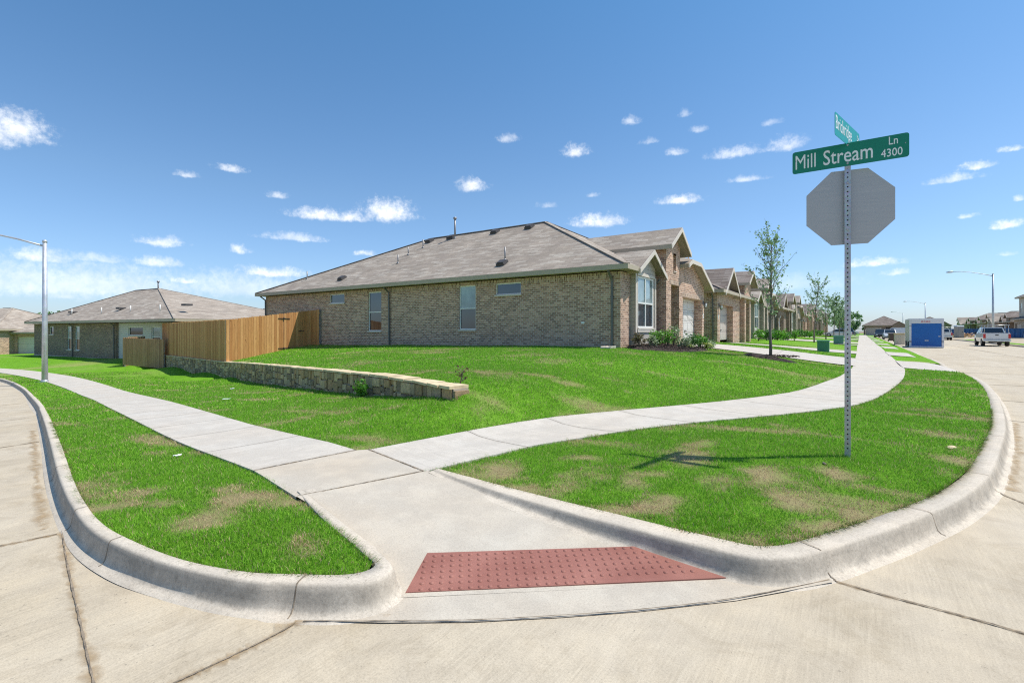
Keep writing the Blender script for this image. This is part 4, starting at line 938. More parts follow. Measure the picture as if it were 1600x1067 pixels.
def house_a(root, brick, brickv, sh, door, full=False):
    W_, D = 10.25, 25.4; zs = 2.96; z0 = -.65; ft = .53
    w = MB()
    sidew = [(-18.3, -16.9, 2.28, 2.83), (-14.8, -13.7, .66, 2.80), (-8.15, -7.13, .73, 2.80), (-5.97, -4.58, 2.28, 2.80)]
    wallface(w, (-D, 0), (0, 0), z0, zs, [(D + a, D + b, c, d) for a, b, c, d in sidew])
    wallface(w, (0, 0), (0, 1.0), z0, zs); wallface(w, (0, 3.35), (0, 3.8), z0, zs)
    wallface(w, (0, W_), (-D, W_), z0, zs); wallface(w, (-D, W_), (-D, 0), z0, zs)
    # entry tower with opening and slot window
    wallface(w, (-4., 3.8), (ft, 3.8), z0, 4.30)
    wallface(w, (ft, 3.8), (ft, 5.85), z0, 4.12, [(.7, 1.9, -.7, 2.76), (1.02, 1.42, 3.38, 4.12)], .35)
    wallface(w, (ft, 5.85), (-4, 5.85), 2.5, 4.30)
    sl = (5.33 - 4.37) / 1.5
    w.face([(ft, 3.8, 4.12), (ft, 4.82, 4.12), (ft, 4.82, 5.2), (ft, 4.8, 5.21), (ft, 3.8, 5.23 - sl * 1.0)])
    w.face([(ft, 5.22, 4.12), (ft, 5.85, 4.12), (ft, 5.85, 5.23 - sl * 1.05), (ft, 5.22, 5.23 - sl * .42)])
    w.face([(ft, 4.82, 4.22), (ft, 5.22, 4.22), (ft, 5.22, 5.23 - sl * .42), (ft, 4.82, 5.2)])
    # garage wall
    wallface(w, (ft, 5.85), (ft, W_), z0, 2.9, [(.45, 3.95, -.7, 2.3)], .42)
    wallface(w, (ft, W_), (0, W_), z0, 2.9)
    gwall(w, ft, 7.3, 5.85, W_, 2.9, 2.95, 4.44, 3.4)
    # porch recess
    w.face([(ft - .35, 4.5, -.7), (ft - 1.6, 4.5, -.7), (ft - 1.6, 4.5, 2.76), (ft - .35, 4.5, 2.76)]); w.face([(ft - .35, 5.7, -.7), (ft - .35, 5.7, 2.76), (ft - 1.6, 5.7, 2.76), (ft - 1.6, 5.7, -.7)])
    w.face([(ft - 1.6, 4.5, -.7), (ft - 1.6, 5.7, -.7), (ft - 1.6, 5.7, 2.76), (ft - 1.6, 4.5, 2.76)])
    w.build('wall', brick, root, fix=False)
    v = MB()    # soldier course
    segs = [(-D, 0)]
    edges = [-D] + [q for a in sidew for q in a[:2]] + [0]
    for a, b in zip(edges[::2], edges[1::2]): v.box((a, -.012, 2.72), (b, 0, 2.955))
    for a, b in zip([s[0] for s in sidew], [s[1] for s in sidew]): v.box((a, -.012, 2.84), (b, 0, 2.955))
    v.build('soldier_course', brickv, root)
    for a, b in (((-.0, -.012, 2.72), (.012, 1.0, 2.955)), ((ft, 6.15, 2.31), (ft + .012, 10.0, 2.52)), ((ft, 4.3, 2.78), (ft + .012, 5.83, 2.98))): v = MB(); v.box(a, b); v.build('soldier_course', brickv, root)
    for a, b, c, d in sidew: window(root, (a, 0, c), (1, 0, 0), (0, -1, 0), b - a, d - c, sash=d - c > 1, pale_pane=(a > -9))
    # bay
    b = MB(); wallface(b, (0, 1.0), (.2, 1.0), z0, 2.95); wallface(b, (.2, 3.35), (0, 3.35), z0, 2.95)
    wallface(b, (.2, 1.0), (.2, 3.35), z0, 2.95, [(.28, 2.08, .80, 2.88)], .08); gwall(b, .2, 2.3, 1.0, 3.35, 2.95, 3.1, 4.04, 1.65)
    bo = b.build('bay', M['siding'], root, fix=False)
    t = MB()
    for y in (.98, 3.25): t.box((.202, y, 0), (.235, y + .12, 2.95))
    t.box((.202, 1.18, 2.90), (.24, 3.18, 3.02)); t.box((.202, 1.18, .62), (.25, 3.18, .76)); t.build('bay_trim', M['trim'], bo)
    window(root, (.2, 1.28, .80), (0, 1, 0), (1, 0, 0), 1.8, 2.08, vbar=True, pale_pane=True, depth=.06, fw=.065)
    hip(root, -D - .45, .45, -.45, W_ + .45, 3.18, (-15., -6.4), 6.55, sh, notch=.66)
    gable(root, .52, -2.6, 2.3, .65, 3.95, 3.10, 4.04, sh)
    gable(root, .92, -5.2, 4.8, 3.3, 6.3, 4.37, 5.33, sh)
    gable(root, .92, -4.2, 7.3, 5.9, 10.7, 2.95, 4.44, sh, clip=.8, zl=3.83)
    garage_door(root, ft - .40, 6.3, 9.8, .04, 2.3, door)
    lantern(root, (ft, 10.02, 2.15)); 
    d = MB(); d.box((ft - 1.59, 4.62, -.1), (ft - 1.55, 5.58, 2.15)); dd = d.build('front_door', M['dark'], root)
    h = MB(); h.box((ft - 1.55, 5.45, .95), (ft - 1.50, 5.49, 1.1)); h.build('handle', M['pipe'], dd)
    s = MB(); s.box((ft - .3, 4.8, 3.36), (ft + .04, 5.24, 3.40)); s.build('sill', M['trim'], root)
    n = MB(); n.box((ft, 10.0, 1.35), (ft + .015, 10.1, 1.62)); n.build('number_plate', M['swhite'], root)
    downspout(root, [(-.32, -.44, 2.95), (-.32, -.10, 2.72), (-.32, -.06, 2.6), (-.32, -.06, -.05), (-.32, -.34, -.12)])
    downspout(root, [(.35, 3.5, 2.9), (.08, 3.52, 2.65), (.08, 3.52, 0)])
    if full:
        downspout(root, [(-13.0, -.44, 2.95), (-13.0, -.10, 2.72), (-13.0, -.06, -.3)])
        downspout(root, [(-25.3, -.44, 2.95), (-25.3, -.10, 2.72), (-25.3, -.06, -.3)])
    o = MB(); o.box((-1.66, -.03, .96), (-1.52, 0, 1.05)); o.build('outlet_cover', M['white'], root)
    nrm = Vector((0, -.607, 1)).normalized()
    if full: pipes, boxes = PIPES, BOXES
    else: pipes, boxes = PIPES[3:5], BOXES[3:5]
    for (x, y, z, h, r) in pipes:
        m = MB(); m.tube([(x, y, z - .1), (x, y, z + h)], r, 8); m.tube([(x, y, z - .05), (x, y, z + .06)], [.12, r * 1.2], 8)
        if h > .8: m.tube([(x, y, z + h - .04), (x, y, z + h), (x, y, z + h + .10)], [r * 1.1, r * 1.9, r * 1.9], 10)
        m.build('vent_pipe', M['pipe'], root)
    for (x, y, z) in boxes:
        m = MB(); m.obox(Vector((x, y, z)) + nrm * .05, (1, 0, 0), (0, 1, .607), nrm, .22, .2, .06); m.obox(Vector((x, y, z)) + nrm * .13, (1, 0, 0), (0, 1, .607), nrm, .18, .15, .03); m.build('roof_vent', M['vent'], root)
def house_b(root, brick, brickv, sh, door):
    W_, D = 10.9, 24.; zs = 2.92; z0 = -.65
    w = MB(); wallface(w, (-D, 0), (0, 0), z0, zs); wallface(w, (0, 0), (0, 6.8), z0, zs, [(.65, 4.4, -.7, 2.25)], .4)
    wallface(w, (-2, 6.8), (.3, 6.8), z0, 4.0); wallface(w, (.3, 9.2), (-2, 9.2), z0, 4.0); wallface(w, (-.6, 9.2), (-.6, W_), z0, zs, [(.35, 1.35, .8, 2.6)], .1)
    wallface(w, (-.6, W_), (-D, W_), z0, zs); wallface(w, (-D, W_), (-D, 0), z0, zs)
    # arched front of the tower
    x = .3; yl, yr, zc = 7.3, 8.7, 2.35; n = 10; arc = [(x, 8.0 + .7 * math.cos(PI * k / n), zc + .7 * math.sin(PI * k / n)) for k in range(n + 1)]
    wallface(w, (x, 6.8), (x, yl), z0, zc); wallface(w, (x, yr), (x, 9.2), z0, zc)
    top = lambda y: 4.78 - abs(y - 8.0) * .58
    w.face([(x, yr, zc), (x, 9.2, zc), (x, 9.2, top(9.2)), (x, 8.0, top(8.0))] + arc[:n // 2 + 1][::-1]); w.face([(x, 6.8, zc), (x, yl, zc)] + arc[n // 2:][::-1] + [(x, 8.0, top(8.0)), (x, 6.8, top(6.8))])
    for a, b in zip(arc, arc[1:]): w.face([a, b, (x - .35, b[1], b[2]), (x - .35, a[1], a[2])])
    for y in (yl, yr): w.face([(x, y, z0), (x - 1.5, y, z0), (x - 1.5, y, 3.2), (x, y, zc)])
    w.face([(x - 1.5, yl - .1, z0), (x - 1.5, yr + .1, z0), (x - 1.5, yr + .1, 3.3), (x - 1.5, yl - .1, 3.3)])
    w.build('wall', brick, root, fix=False)
    v = MB(); v.box((0, .3, 2.35), (.012, 4.75, 2.85)); v.build('soldier_course', brickv, root); v = MB(); v.box((-D, -.012, 2.68), (0, 0, 2.9)); v.build('soldier_course', brickv, root)
    s = MB(); gwall(s, -.05, 2.3, .35, 4.25, 2.95, 2.95, 4.6, 2.2); s.build('gable_siding', M['siding'], root, fix=False)
    hip(root, -D - .4, .4, -.4, W_ + .3, 3.1, (-15, -5.9), 6.2, sh)
    gable(root, .45, -4, 2.3, .1, 4.5, 2.95, 4.6, sh); gable(root, .7, -4.5, 8.0, 6.3, 9.7, 3.98, 4.95, sh)
    garage_door(root, -.38, .65, 4.4, .04, 2.25, door)
    window(root, (-.6, 9.55, .8), (0, 1, 0), (1, 0, 0), 1.0, 1.8, pale_pane=True)
    lantern(root, (0, .35, 2.15)); n_ = MB(); n_.box((0, .22, 1.35), (.015, .34, 1.62)); n_.build('number_plate', M['swhite'], root)
    d = MB(); d.box((x - 1.49, 7.5, -.1), (x - 1.45, 8.45, 2.15)); d.build('front_door', M['dark'], root)
    downspout(root, [(-.25, -.40, 2.9), (-.25, -.10, 2.66), (-.25, -.06, 0)])
    for (xx, yy, z, h, r) in PIPES[3:4]: m = MB(); m.tube([(xx, yy, z - .2), (xx, yy, z + h)], r, 8); m.build('vent_pipe', M['pipe'], root)
PIPES = [(-22.16, .99, 4.06, .5, .035), (-14.5, 1.9, 4.61, .48, .035), (-14.77, 2.96, 5.25, .48, .035), (-14.35, 3.77, 5.74, .5, .035), (-6.09, .89, 3.99, .6, .035), (-12.52, 4.63, 6.26, 1.15, .055)]
BOXES = [(-17.77, .49, 3.75), (-14.6, 4.6, 6.25), (-12.9, 4.7, 6.31), (-9.46, 4.6, 6.24), (-7.13, 4.6, 6.24), (-5.92, .45, 3.73)]
GRP = 'brick houses along the right-hand street'
rootA = empty('brick_house', (-7.5, 17.9, .9), 0, 'large corner brick house with long side wall and grey shingle hip roof', 'house')
house_a(rootA, M['brick'], M['brick_v'], M['shingle'], M['garage_w'], full=True)
rootB = empty('brick_house', (-6.97, 31.25, .93), 0, 'brick house with arched entry tower next door to the corner house', 'house', GRP)
house_b(rootB, M['brick'], M['brick_v'], M['shingle2'], M['garage'])
rootC = empty('brick_house', (-7.5, 44.8, .93), 0, 'tan brick house third from the corner behind leafy green shrubs', 'house', GRP)
house_a(rootC, M['brick3'], M['brick3'], M['shingle'], M['garage'])
rootD = empty('brick_house', (-6.97, 58.15, .93), 0, 'brown brick house fourth from the corner with pale garage door', 'house', GRP)
house_b(rootD, M['brick2'], M['brick2'], M['shingle2'], M['garage_w'])
ordn = ['fifth', 'sixth', 'seventh', 'eighth', 'ninth', 'tenth']
for k in range(6):
    src = (rootA, rootB, rootC, rootD)[[2, 1, 0, 3, 2, 1][k]]; c = copy_tree(src)
    isA = src in (rootA, rootC); c.location = (-7.5 if isA else -6.97, (71.7 if isA else 71.6) + 13.4 * k, .9)
    tag(c, f'distant brick house {ordn[k]} from the corner along the left side of the street', 'house', GRP)
# houses across the street (fronts face the street)
GR2 = 'houses across the right-hand street'
labs = ['brick house beside the two-storey house across the street', 'low brick house behind the white pickup across the street', 'brick house behind the portable toilet across the street', 'far brick house second from the end across the street', 'last brick house showing above the blue storage container']
for k, (src, y) in enumerate(((rootD, 158), (rootC, 172.5), (rootB, 187), (rootD, 202), (rootC, 218))):
    c = copy_tree(src); c.location = (26.5, y, .4); c.rotation_euler = (0, 0, PI); tag(c, labs[k], 'house', GR2)
# two-storey house at the right edge
def two_storey():
    r = empty('two_storey_house', (25.2, 139, .3), PI, 'tall two-storey beige house at the right edge of the photo', 'house')
    w = MB(); wallface(w, (-12, 0), (0, 0), -.5, 2.9, [(4, 5.2, .8, 2.4)]); wallface(w, (0, 0), (0, 9), -.5, 2.9, [(.9, 5.6, -.6, 2.3)], .3); wallface(w, (0, 9), (-12, 9), -.5, 2.9, [(2.6, 3.8, .8, 2.4), (8, 9.2, .8, 2.4)])
    w.build('lower_wall', M['brick3'], r, fix=False)
    u = MB(); wallface(u, (-12, .1), (-.7, .1), 3.1, 6.7); wallface(u, (-.7, .1), (-.7, 8.9), 3.1, 6.7, [(.9, 2.3, 1.0 + 3.1, 5.9), (5.6, 7.2, 4.1, 5.9)]); wallface(u, (-.7, 8.9), (-12, 8.9), 3.1, 6.7, [(2.5, 3.6, 4.1, 5.8), (8, 9.2, 4.1, 5.8)]); u.build('upper_wall', M['siding'], r, fix=False)
    r.scale = (1, 1, 1.13); window(r, (-.7, 1.0, 4.1), (0, 1, 0), (1, 0, 0), 1.4, 1.8); window(r, (-.7, 5.7, 4.1), (0, 1, 0), (1, 0, 0), 1.6, 1.8)
    window(r, (-2.5, 8.9, 4.1), (-1, 0, 0), (0, 1, 0), 1.1, 1.7); window(r, (-8, 8.9, 4.1), (-1, 0, 0), (0, 1, 0), 1.2, 1.7)
    window(r, (-2.6, 9, .8), (-1, 0, 0), (0, 1, 0), 1.2, 1.6); window(r, (-8, 9, .8), (-1, 0, 0), (0, 1, 0), 1.2, 1.6)
    garage_door(r, -.25, .9, 5.6, 0, 2.3, M['garage']); hip(r, -12.5, -.2, -.4, 9.4, 6.9, (-8, -4.5), 8.9, M['shingle2']); hip(r, -3, .5, -.3, 9.3, 3.1, (-2, -1.6), 3.9, M['shingle2'])
two_storey()
# end house facing us
r = empty('brick_house', (.9, 181, .25), 0, 'brown brick house closing the far end of the street', 'house')
w = MB(); wallface(w, (0, 0), (4.6, 0), -.5, 2.6, [(.4, 4.1, -.5, 2.2)], .3); wallface(w, (4.6, .0), (6.6, .0), -.5, 2.9, [(.6, 1.5, -.5, 2.2)], .6); wallface(w, (6.6, -1.2), (9.8, -1.2), -.5, 2.7); wallface(w, (6.6, 0), (6.6, -1.2), -.5, 2.7); wallface(w, (9.8, -1.2), (9.8, 14), -.5, 2.7); wallface(w, (0, 14), (0, 0), -.5, 2.6)
w.face([(6.6, -1.2, 2.7), (9.8, -1.2, 2.7), (9.8, -1.2, 2.75), (8.2, -1.2, 3.75), (6.6, -1.2, 2.75)])
w.build('wall', M['brick2'], r, fix=False); hip(r, -.4, 10.2, -.4, 14.4, 2.8, (4.8, 9), 5.6, M['shingle2'], ydir=True)
g = MB(); g.box((.45, .28, -.4), (4.05, .32, 2.2)); g.build('garage_door', M['garage'], r); g = MB(); g.box((5.2, .58, -.4), (6.1, .62, 2.2)); g.build('front_door', M['dark'], r)
g = MB(); g.prism([(6.3, -1.5, 2.62), (8.2, -1.5, 3.95), (10.1, -1.5, 2.62), (10.1, -1.5, 2.5), (8.2, -1.5, 3.8), (6.3, -1.5, 2.5)], (0, 5, 0)); g.build('gable_roof', M['shingle2'], r)

eh = bpy.data.objects[[o.name for o in COL.objects if o.get('label', '').startswith('brown brick house closing')][0]]
c = copy_tree(eh); c.location = (16.5, 243, .3); c.scale = (1.1, 1, 1.15); tag(c, 'far house whose roof peak shows above the blue container', 'house')
# ---- houses on the left, backing on to the corner lot
def left_house(root, brick, sh):
    L, W_ = 16.4, 11.; h = 2.72; w = MB()
    wallface(w, (-L, 0), (0, 0), -.8, h, [(3.6, 4.5, 1.75, 2.5), (7.4, 8.3, .45, 2.5), (9.0, 9.9, .45, 2.5)], .1)
    wallface(w, (0, 0), (0, W_), -.8, h); wallface(w, (0, W_), (-L, W_), -.8, h); wallface(w, (-L, W_), (-L, 0), -.8, h); w.build('wall', brick, root, fix=False)
    b = MB(); b.box((-L, -.03, -.35), (0, -.002, -.12)); b.build('foundation', M['kerb'], root)
    s = MB(); wallface(s, (.01, .2), (9.5, 1.6), -1.2, h, [(1.2, 2.9, 1.75, 2.4), (3.9, 4.9, .9, 2.4)], .08); wallface(s, (9.5, 1.6), (9.5, W_), -1.2, h); s.build('siding_wall', M['siding_w'], root, fix=False)
    window(root, (-L + 3.6, 0, 1.75), (1, 0, 0), (0, -1, 0), .9, .75, sash=False); window(root, (-L + 7.4, 0, .45), (1, 0, 0), (0, -1, 0), .9, 2.05); window(root, (-L + 9.0, 0, .45), (1, 0, 0), (0, -1, 0), .9, 2.05)
    sx_ = Vector((9.49, 1.4, 0)).normalized(); sn_ = Vector((sx_.y, -sx_.x, 0)); so_ = Vector((.01, .2, 0)); window(root, so_ + sx_ * 1.2 + UP * 1.75, sx_, sn_, 1.7, .65, sash=False); window(root, so_ + sx_ * 3.9 + UP * .9, sx_, sn_, 1., 1.5)
    hip(root, -L - .5, 9.9, -.5, W_ + .5, 2.95, (-9.5, -5.2), 6.05, sh)
    downspout(root, [(-.15, -.45, 2.8), (-.15, -.08, 2.55), (-.15, -.06, -.3)]); downspout(root, [(-7.8, -.45, 2.8), (-7.8, -.08, 2.55), (-7.8, -.06, -.3)])
    for x, y, z in ((-9.8, .6, 3.55), (-4.0, .6, 3.55), (.5, .8, 3.6), (5.5, .6, 3.55)):
        m = MB(); m.tube([(x, y, z), (x, y, z + .5)], .04, 6); m.build('vent_pipe', M['white'], root)
    for x, y, z in ((-10.6, .9, 3.72), (-2.2, 1.2, 3.9), (7.5, 1.4, 3.95)): m = MB(); m.box((x - .3, y - .2, z), (x + .3, y + .3, z + .14)); m.build('roof_vent', M['vent'], root)
    m = MB(); m.tube([(-5.2, 5.4, 5.9), (-5.2, 5.4, 6.7)], .06, 8); m.tube([(-5.2, 5.4, 6.6), (-5.2, 5.4, 6.75)], .12, 8); m.build('flue', M['pipe'], root)
lh = empty('brick_house', (-47.9, 14.0, -.55), R(5.3), 'brown brick house beyond the weathered fence with hip roof behind the lamp pole', 'house')
left_house(lh, M['brick2'], M['shingle'])
for k, (lab) in enumerate(['house whose roof shows just right of the brown house behind the fence', 'second roof further back behind the tall cedar fence']):
    c = copy_tree(lh); c.location = (-48.5 + k * 1.5, 29.5 + 14.5 * k, -.3 + .2 * k); c.rotation_euler = (0, 0, R(-4)); tag(c, lab, 'house')
# far left house with pale garage
fr = empty('brick_house', (-77.0, 12.6, -1.05), R(35), 'brick house with pale garage door cut by the left edge of the photo', 'house')
w = MB(); wallface(w, (-12, 0), (-1.2, 0), -.6, 2.6, [(7.8, 9.6, -.5, 2.2)], .5); wallface(w, (-1.2, 0), (-1.2, 2.2), -.6, 2.6); wallface(w, (-1.2, 2.2), (3.6, 2.2), -.6, 2.3, [(.35, 4.4, -.5, 1.9)], .2); wallface(w, (3.6, 2.2), (3.6, 14), -.6, 2.3)
w.build('wall', M['brick'], fr, fix=False); hip(fr, -12.5, -.8, -.5, 14, 2.8, (-7, -6), 5.4, M['shingle']); hip(fr, -3, 4.1, 1.7, 14.4, 2.45, (.4, 1), 4.4, M['shingle'])
g = MB(); g.box((-.85, 2.36, -.4), (3.2, 2.4, 1.9)); g.build('garage_door', M['garage_w'], fr); g = MB(); g.box((-4.2, .45, -.5), (-2.4, .49, 2.2)); g.build('front_door', M['dark'], fr)
def bin_(name, p, rz, label, mat, group=None, s=1.):
    r = empty(name, p, rz, label, 'trash bin', group); r.scale = (s, s, s)
    m = MB(); m.prism([(-.24, -.26, .12), (.24, -.26, .12), (.29, -.33, .95), (-.29, -.33, .95)], (0, .52, 0)); m.box((-.31, -.35, .90), (.31, .33, .97)); m.build('body', mat, r, bevel=.02)
    m = MB(); m.prism([(-.32, -.37, .975), (.32, -.37, .975), (.32, .34, 1.01), (.32, .40, 1.05), (-.32, .40, 1.05), (-.32, .34, 1.01)], (0, 0, .05)); m.build('lid', mat, r, bevel=.015)
    m = MB(); m.tube([(-.3, .36, .96), (.3, .36, .96)], .02, 6); m.build('handle', mat, r)
    for x in (-.27, .27): m = MB(); m.tube([(x - .03, .24, .12), (x + .03, .24, .12)], .12, 12); m.build('wheel', M['dark'], r)
M['bin'] = plain('bin_black_plastic', (.03, .03, .035), .5); M['bin_navy'] = plain('bin_navy_plastic', (.02, .025, .06), .5); M['bin_br'] = plain('bin_brown_plastic', (.07, .045, .035), .5)
bin_('trash_bin', (-59.5, 4.9, -1.28), R(40), 'black wheeled trash bin nearest the left edge beside the driveway', M['bin'], s=1.0)
bin_('trash_bin', (-57.0, 6.9, -1.2), R(60), 'navy wheeled trash bin beside the corner of the far brick house', M['bin_navy'])
bin_('trash_bin', (-58.2, 6.1, -1.22), R(20), 'black wheeled trash bin touching the navy one on the left', M['bin'], s=.85)
bin_('trash_bin', (3.35, 82, .1), R(10), 'dark brown wheeled trash bin standing on the far kerb', M['bin_br'], s=1.05)

# ---- fences
def pickets(parent, name, p0, p1, t0, t1, mat, w=.135, dog=True, bottom=None):
    """pickets from p0 to p1 (2d), tops t0..t1, bottoms follow the ground"""
    m = MB(); p0 = Vector((*p0, 0)); p1 = Vector((*p1, 0)); L = (p1 - p0).length; u = (p1 - p0) / L; n = Vector((u.y, -u.x, 0)); k = max(1, int(L / (w + .006)))
    for i in range(k):
        a = i * L / k; c = p0 + u * (a + L / k / 2); zb = bottom(c.x, c.y) if bottom else T1(c.x, c.y); zt = t0 + (t1 - t0) * (a / L) + random.uniform(-.012, .012); hw = L / k / 2 - .004
        off = n * random.uniform(0, .006); y = c + off
        pts = [y - u * hw + UP * zb, y + u * hw + UP * zb, y + u * hw + UP * (zt - .035), y + u * (hw - .03) + UP * zt, y - u * (hw - .03) + UP * zt, y - u * hw + UP * (zt - .035)]
        m.prism(pts, -n * .018)
    return m.build(name, mat, parent)
def rails_posts(parent, p0, p1, t0, t1, mat, bottom=None, every=2.4):
    p0 = Vector((*p0, 0)); p1 = Vector((*p1, 0)); L = (p1 - p0).length; u = (p1 - p0) / L; n = Vector((u.y, -u.x, 0)); bf = bottom or T1
    m = MB(); b0, b1 = bf(p0.x, p0.y), bf(p1.x, p1.y)
    for f_ in (.12, .5, .9): m.beam(p0 - n * .045 + UP * (b0 + (t0 - b0) * f_), p1 - n * .045 + UP * (b1 + (t1 - b1) * f_), .04, .09)
    m.build('rail', mat, parent)
    k = max(1, round(L / every))
    for i in range(k + 1):
        q = p0 + u * min(max(L * i / k, .06), L - .06) - n * .10; z = bf(q.x, q.y) - .3; m = MB(); m.box((q.x - .045, q.y - .045, z), (q.x + .045, q.y + .045, t0 + (t1 - t0) * i / k - .05)); m.build('post', M['galv'], parent)
fc = empty('wooden_fence', (-27.3, 12.8, 0), 0, 'tall new cedar picket fence on the stone wall ending at the corner house', 'fence')
ctr = Vector((-27.3, 12.8, 0))
def unp(o): o.matrix_parent_inverse = Matrix.Translation(-ctr)
wz = lambda x, y: float(np.interp(x, [-40.7, -33, -27.35], [-.18, -.13, -.09])) + .03
A0, A1 = (-40.75, 14.62), (-27.42, 12.78); B1 = (-27.5, 17.66); C1 = (-26.62, 17.72)
TA0, TA1, TB, TC = 2.10, 2.17, 2.81, 2.86
G0 = 0.66; g0 = (A1[0] + (B1[0] - A1[0]) * G0, A1[1] + (B1[1] - A1[1]) * G0); tg = TA1 + (TB - TA1) * G0
gb = lambda x, y: float(np.interp(y, [12.8, 17.7], [-.06, .54]))
for o in (pickets(fc, 'picket_panel', A0, A1, TA0, TA1, M['cedar'], bottom=wz), pickets(fc, 'picket_panel', A1, g0, TA1, tg, M['cedar'], bottom=gb), pickets(fc, 'picket_panel', B1, C1, TB, TC, M['cedar'], bottom=lambda x, y: .5)): unp(o)
rails_posts(fc, A0, A1, TA0, TA1, M['cedar'], bottom=wz); rails_posts(fc, A1, g0, TA1, tg, M['cedar'], bottom=gb); rails_posts(fc, B1, C1, TB, TC, M['cedar'], bottom=lambda x, y: .5)
gt = pickets(fc, 'gate', (g0[0] + .01, g0[1] + .02), B1, tg, TB, M['cedar'], bottom=lambda x, y: gb(x, y) + .04)
for zf in (.22, 1.95):
    m = MB(); zz = gb(*g0) + zf; m.beam((g0[0] + .03, g0[1] - .35, zz), (g0[0] + .03, g0[1] + .38, zz), .012, .045); m.tube([(g0[0] + .04, g0[1], zz - .07), (g0[0] + .04, g0[1], zz + .07)], .03, 8); m.build('hinge', M['dark'], gt)
m = MB(); m.beam((B1[0] + .05, B1[1] - .75, 1.55), (B1[0] + .05, B1[1] - .4, 1.55), .012, .04); m.tube([(B1[0] + .05, B1[1] - .6, 1.5), (B1[0] + .1, B1[1] - .6, 1.55), (B1[0] + .05, B1[1] - .6, 1.6)], .012, 6); m.build('latch', M['dark'], gt)
for ch in list(fc.children): ch.matrix_parent_inverse = Matrix.Translation(-ctr)
fo = empty('wooden_fence', (-40, 13.4, 0), 0, 'older low brown picket fence beside the brown brick house', 'fence')
ctr2 = Vector((-40, 13.4, 0)); fb = lambda x, y: float(np.interp(x, [-41.4, -39.3], [-.76, -1.0]))
pickets(fo, 'picket_panel', (-41.4, 12.5), (-39.02, 14.08), 1.10, .98, M['cedar_old'], bottom=fb); pickets(fo, 'picket_panel', (-42.6, 14.2), (-41.42, 12.52), 1.14, 1.10, M['cedar_old'], bottom=lambda x, y: -.9)
rails_posts(fo, (-41.4, 12.5), (-39.02, 14.08), 1.10, .98, M['cedar_old'], bottom=fb)
for ch in list(fo.children): ch.matrix_parent_inverse = Matrix.Translation(-ctr2)

# ---- stone retaining wall
sw = empty('stone_retaining_wall', (-18, 9.8, -.4), 0, 'long low stone retaining wall stepping down below the cedar fence', 'retaining wall'); ctr3 = Vector((-18, 9.8, -.4))
Wc = curve([(*p, t, b) for p, t, b in zip(wall_pts, wall_top, wall_bot)], None); Ls = np.concatenate([[0], np.cumsum(np.linalg.norm(np.diff(Wc[:, :2], axis=0), axis=1))]); LW = Ls[-1]
def wat(s_):
    return [float(np.interp(s_, Ls, Wc[:, k])) for k in range(4)]
def wframe(s_):
    x0, y0, *_ = wat(max(0, s_ - .1)); x1, y1, *_ = wat(min(LW, s_ + .1)); u = Vector((x1 - x0, y1 - y0, 0)).normalized(); return u, Vector((-u.y, u.x, 0)) if u.x > 0 else Vector((u.y, -u.x, 0)) * -1
core = MB(); N_ = 90; TH = .30
def npos(s_, off):   # off>0 towards the street
    x, y, t, b = wat(s_); u, _ = wframe(s_); n = Vector((u.y, -u.x, 0)); n = n if n.y < 0 else -n; return Vector((x, y, 0)) + n * off, t, b, u, n
sec = []
for i in range(N_ + 1):
    s_ = LW * i / N_; a, t, b, u, n = npos(s_, -.02); c, *_ = npos(s_, -TH); e = min(1, s_ / .8 + .25)
    sec.append((a + UP * (b - .35), a + UP * t, c + UP * t, c + UP * (b - .35)))
for p, q in zip(sec, sec[1:]):
    for k in range(3): core.face([p[k], q[k], q[k + 1], p[k + 1]])
core.face(list(sec[0])); core.build('mortar_core', M['mortar'], sw)
st = MB(); s_ = 0.02; rs = random.Random(5)
rows = 4
def stone(s0, s1, f0a, f0b, f1a, f1b, pr):
    """one stone between wall stations, fractions of height"""
    P_ = []
    for (s_, f) in ((s0, f0a), (s1, f0b), (s1, f1b), (s0, f1a)):
        q, t, b, u, n = npos(s_, 0); b = b - .12; P_.append((q + UP * (b + (t - b) * f), n))
    cen = sum((p for p, n in P_), Vector()) / 4; back = [p for p, n in P_]; mid = [cen + (p - cen) * .97 + n * pr * .7 for p, n in P_]; fr_ = [cen + (p - cen) * .80 + n * pr for p, n in P_]
    k = st.vs(back + mid + fr_)
    for r_ in (0, 4):
        for j in range(4): st.f.append((k + r_ + j, k + r_ + (j + 1) % 4, k + r_ + 4 + (j + 1) % 4, k + r_ + 4 + j)); st.sm.append(False)
    st.f.append((k + 8, k + 9, k + 10, k + 11)); st.sm.append(False)
s_ = 0.
while s_ < LW - .05:
    w_ = rs.uniform(.16, .46); s1 = min(LW, s_ + w_); q, t, b, *_ = npos((s_ + s1) / 2, 0); hgt = t - b + .12
    nrow = max(1, round(hgt / rs.uniform(.15, .27))); cuts_ = [0] + sorted((j + rs.uniform(-.28, .28)) / nrow for j in range(1, nrow)) + [1]
    for j in range(nrow):
        g = .012 / max(hgt, .2); a, c = cuts_[j], cuts_[j + 1]; sk = rs.uniform(-.05, .05) / max(nrow, 1)
        if rs.random() < .22 and w_ > .3:
            md = (s_ + s1) / 2 + rs.uniform(-.05, .05); stone(s_ + .008, md - .008, a + g, a + g + sk, c - g, c - g, rs.uniform(.015, .05)); stone(md + .008, s1 - .008, a + g + sk, a + g, c - g, c - g, rs.uniform(.015, .05))
        else: stone(s_ + .008 + rs.uniform(0, .02), s1 - .008 - rs.uniform(0, .02), a + g, a + g + sk, c - g + sk, c - g, rs.uniform(.015, .055))
    s_ = s1
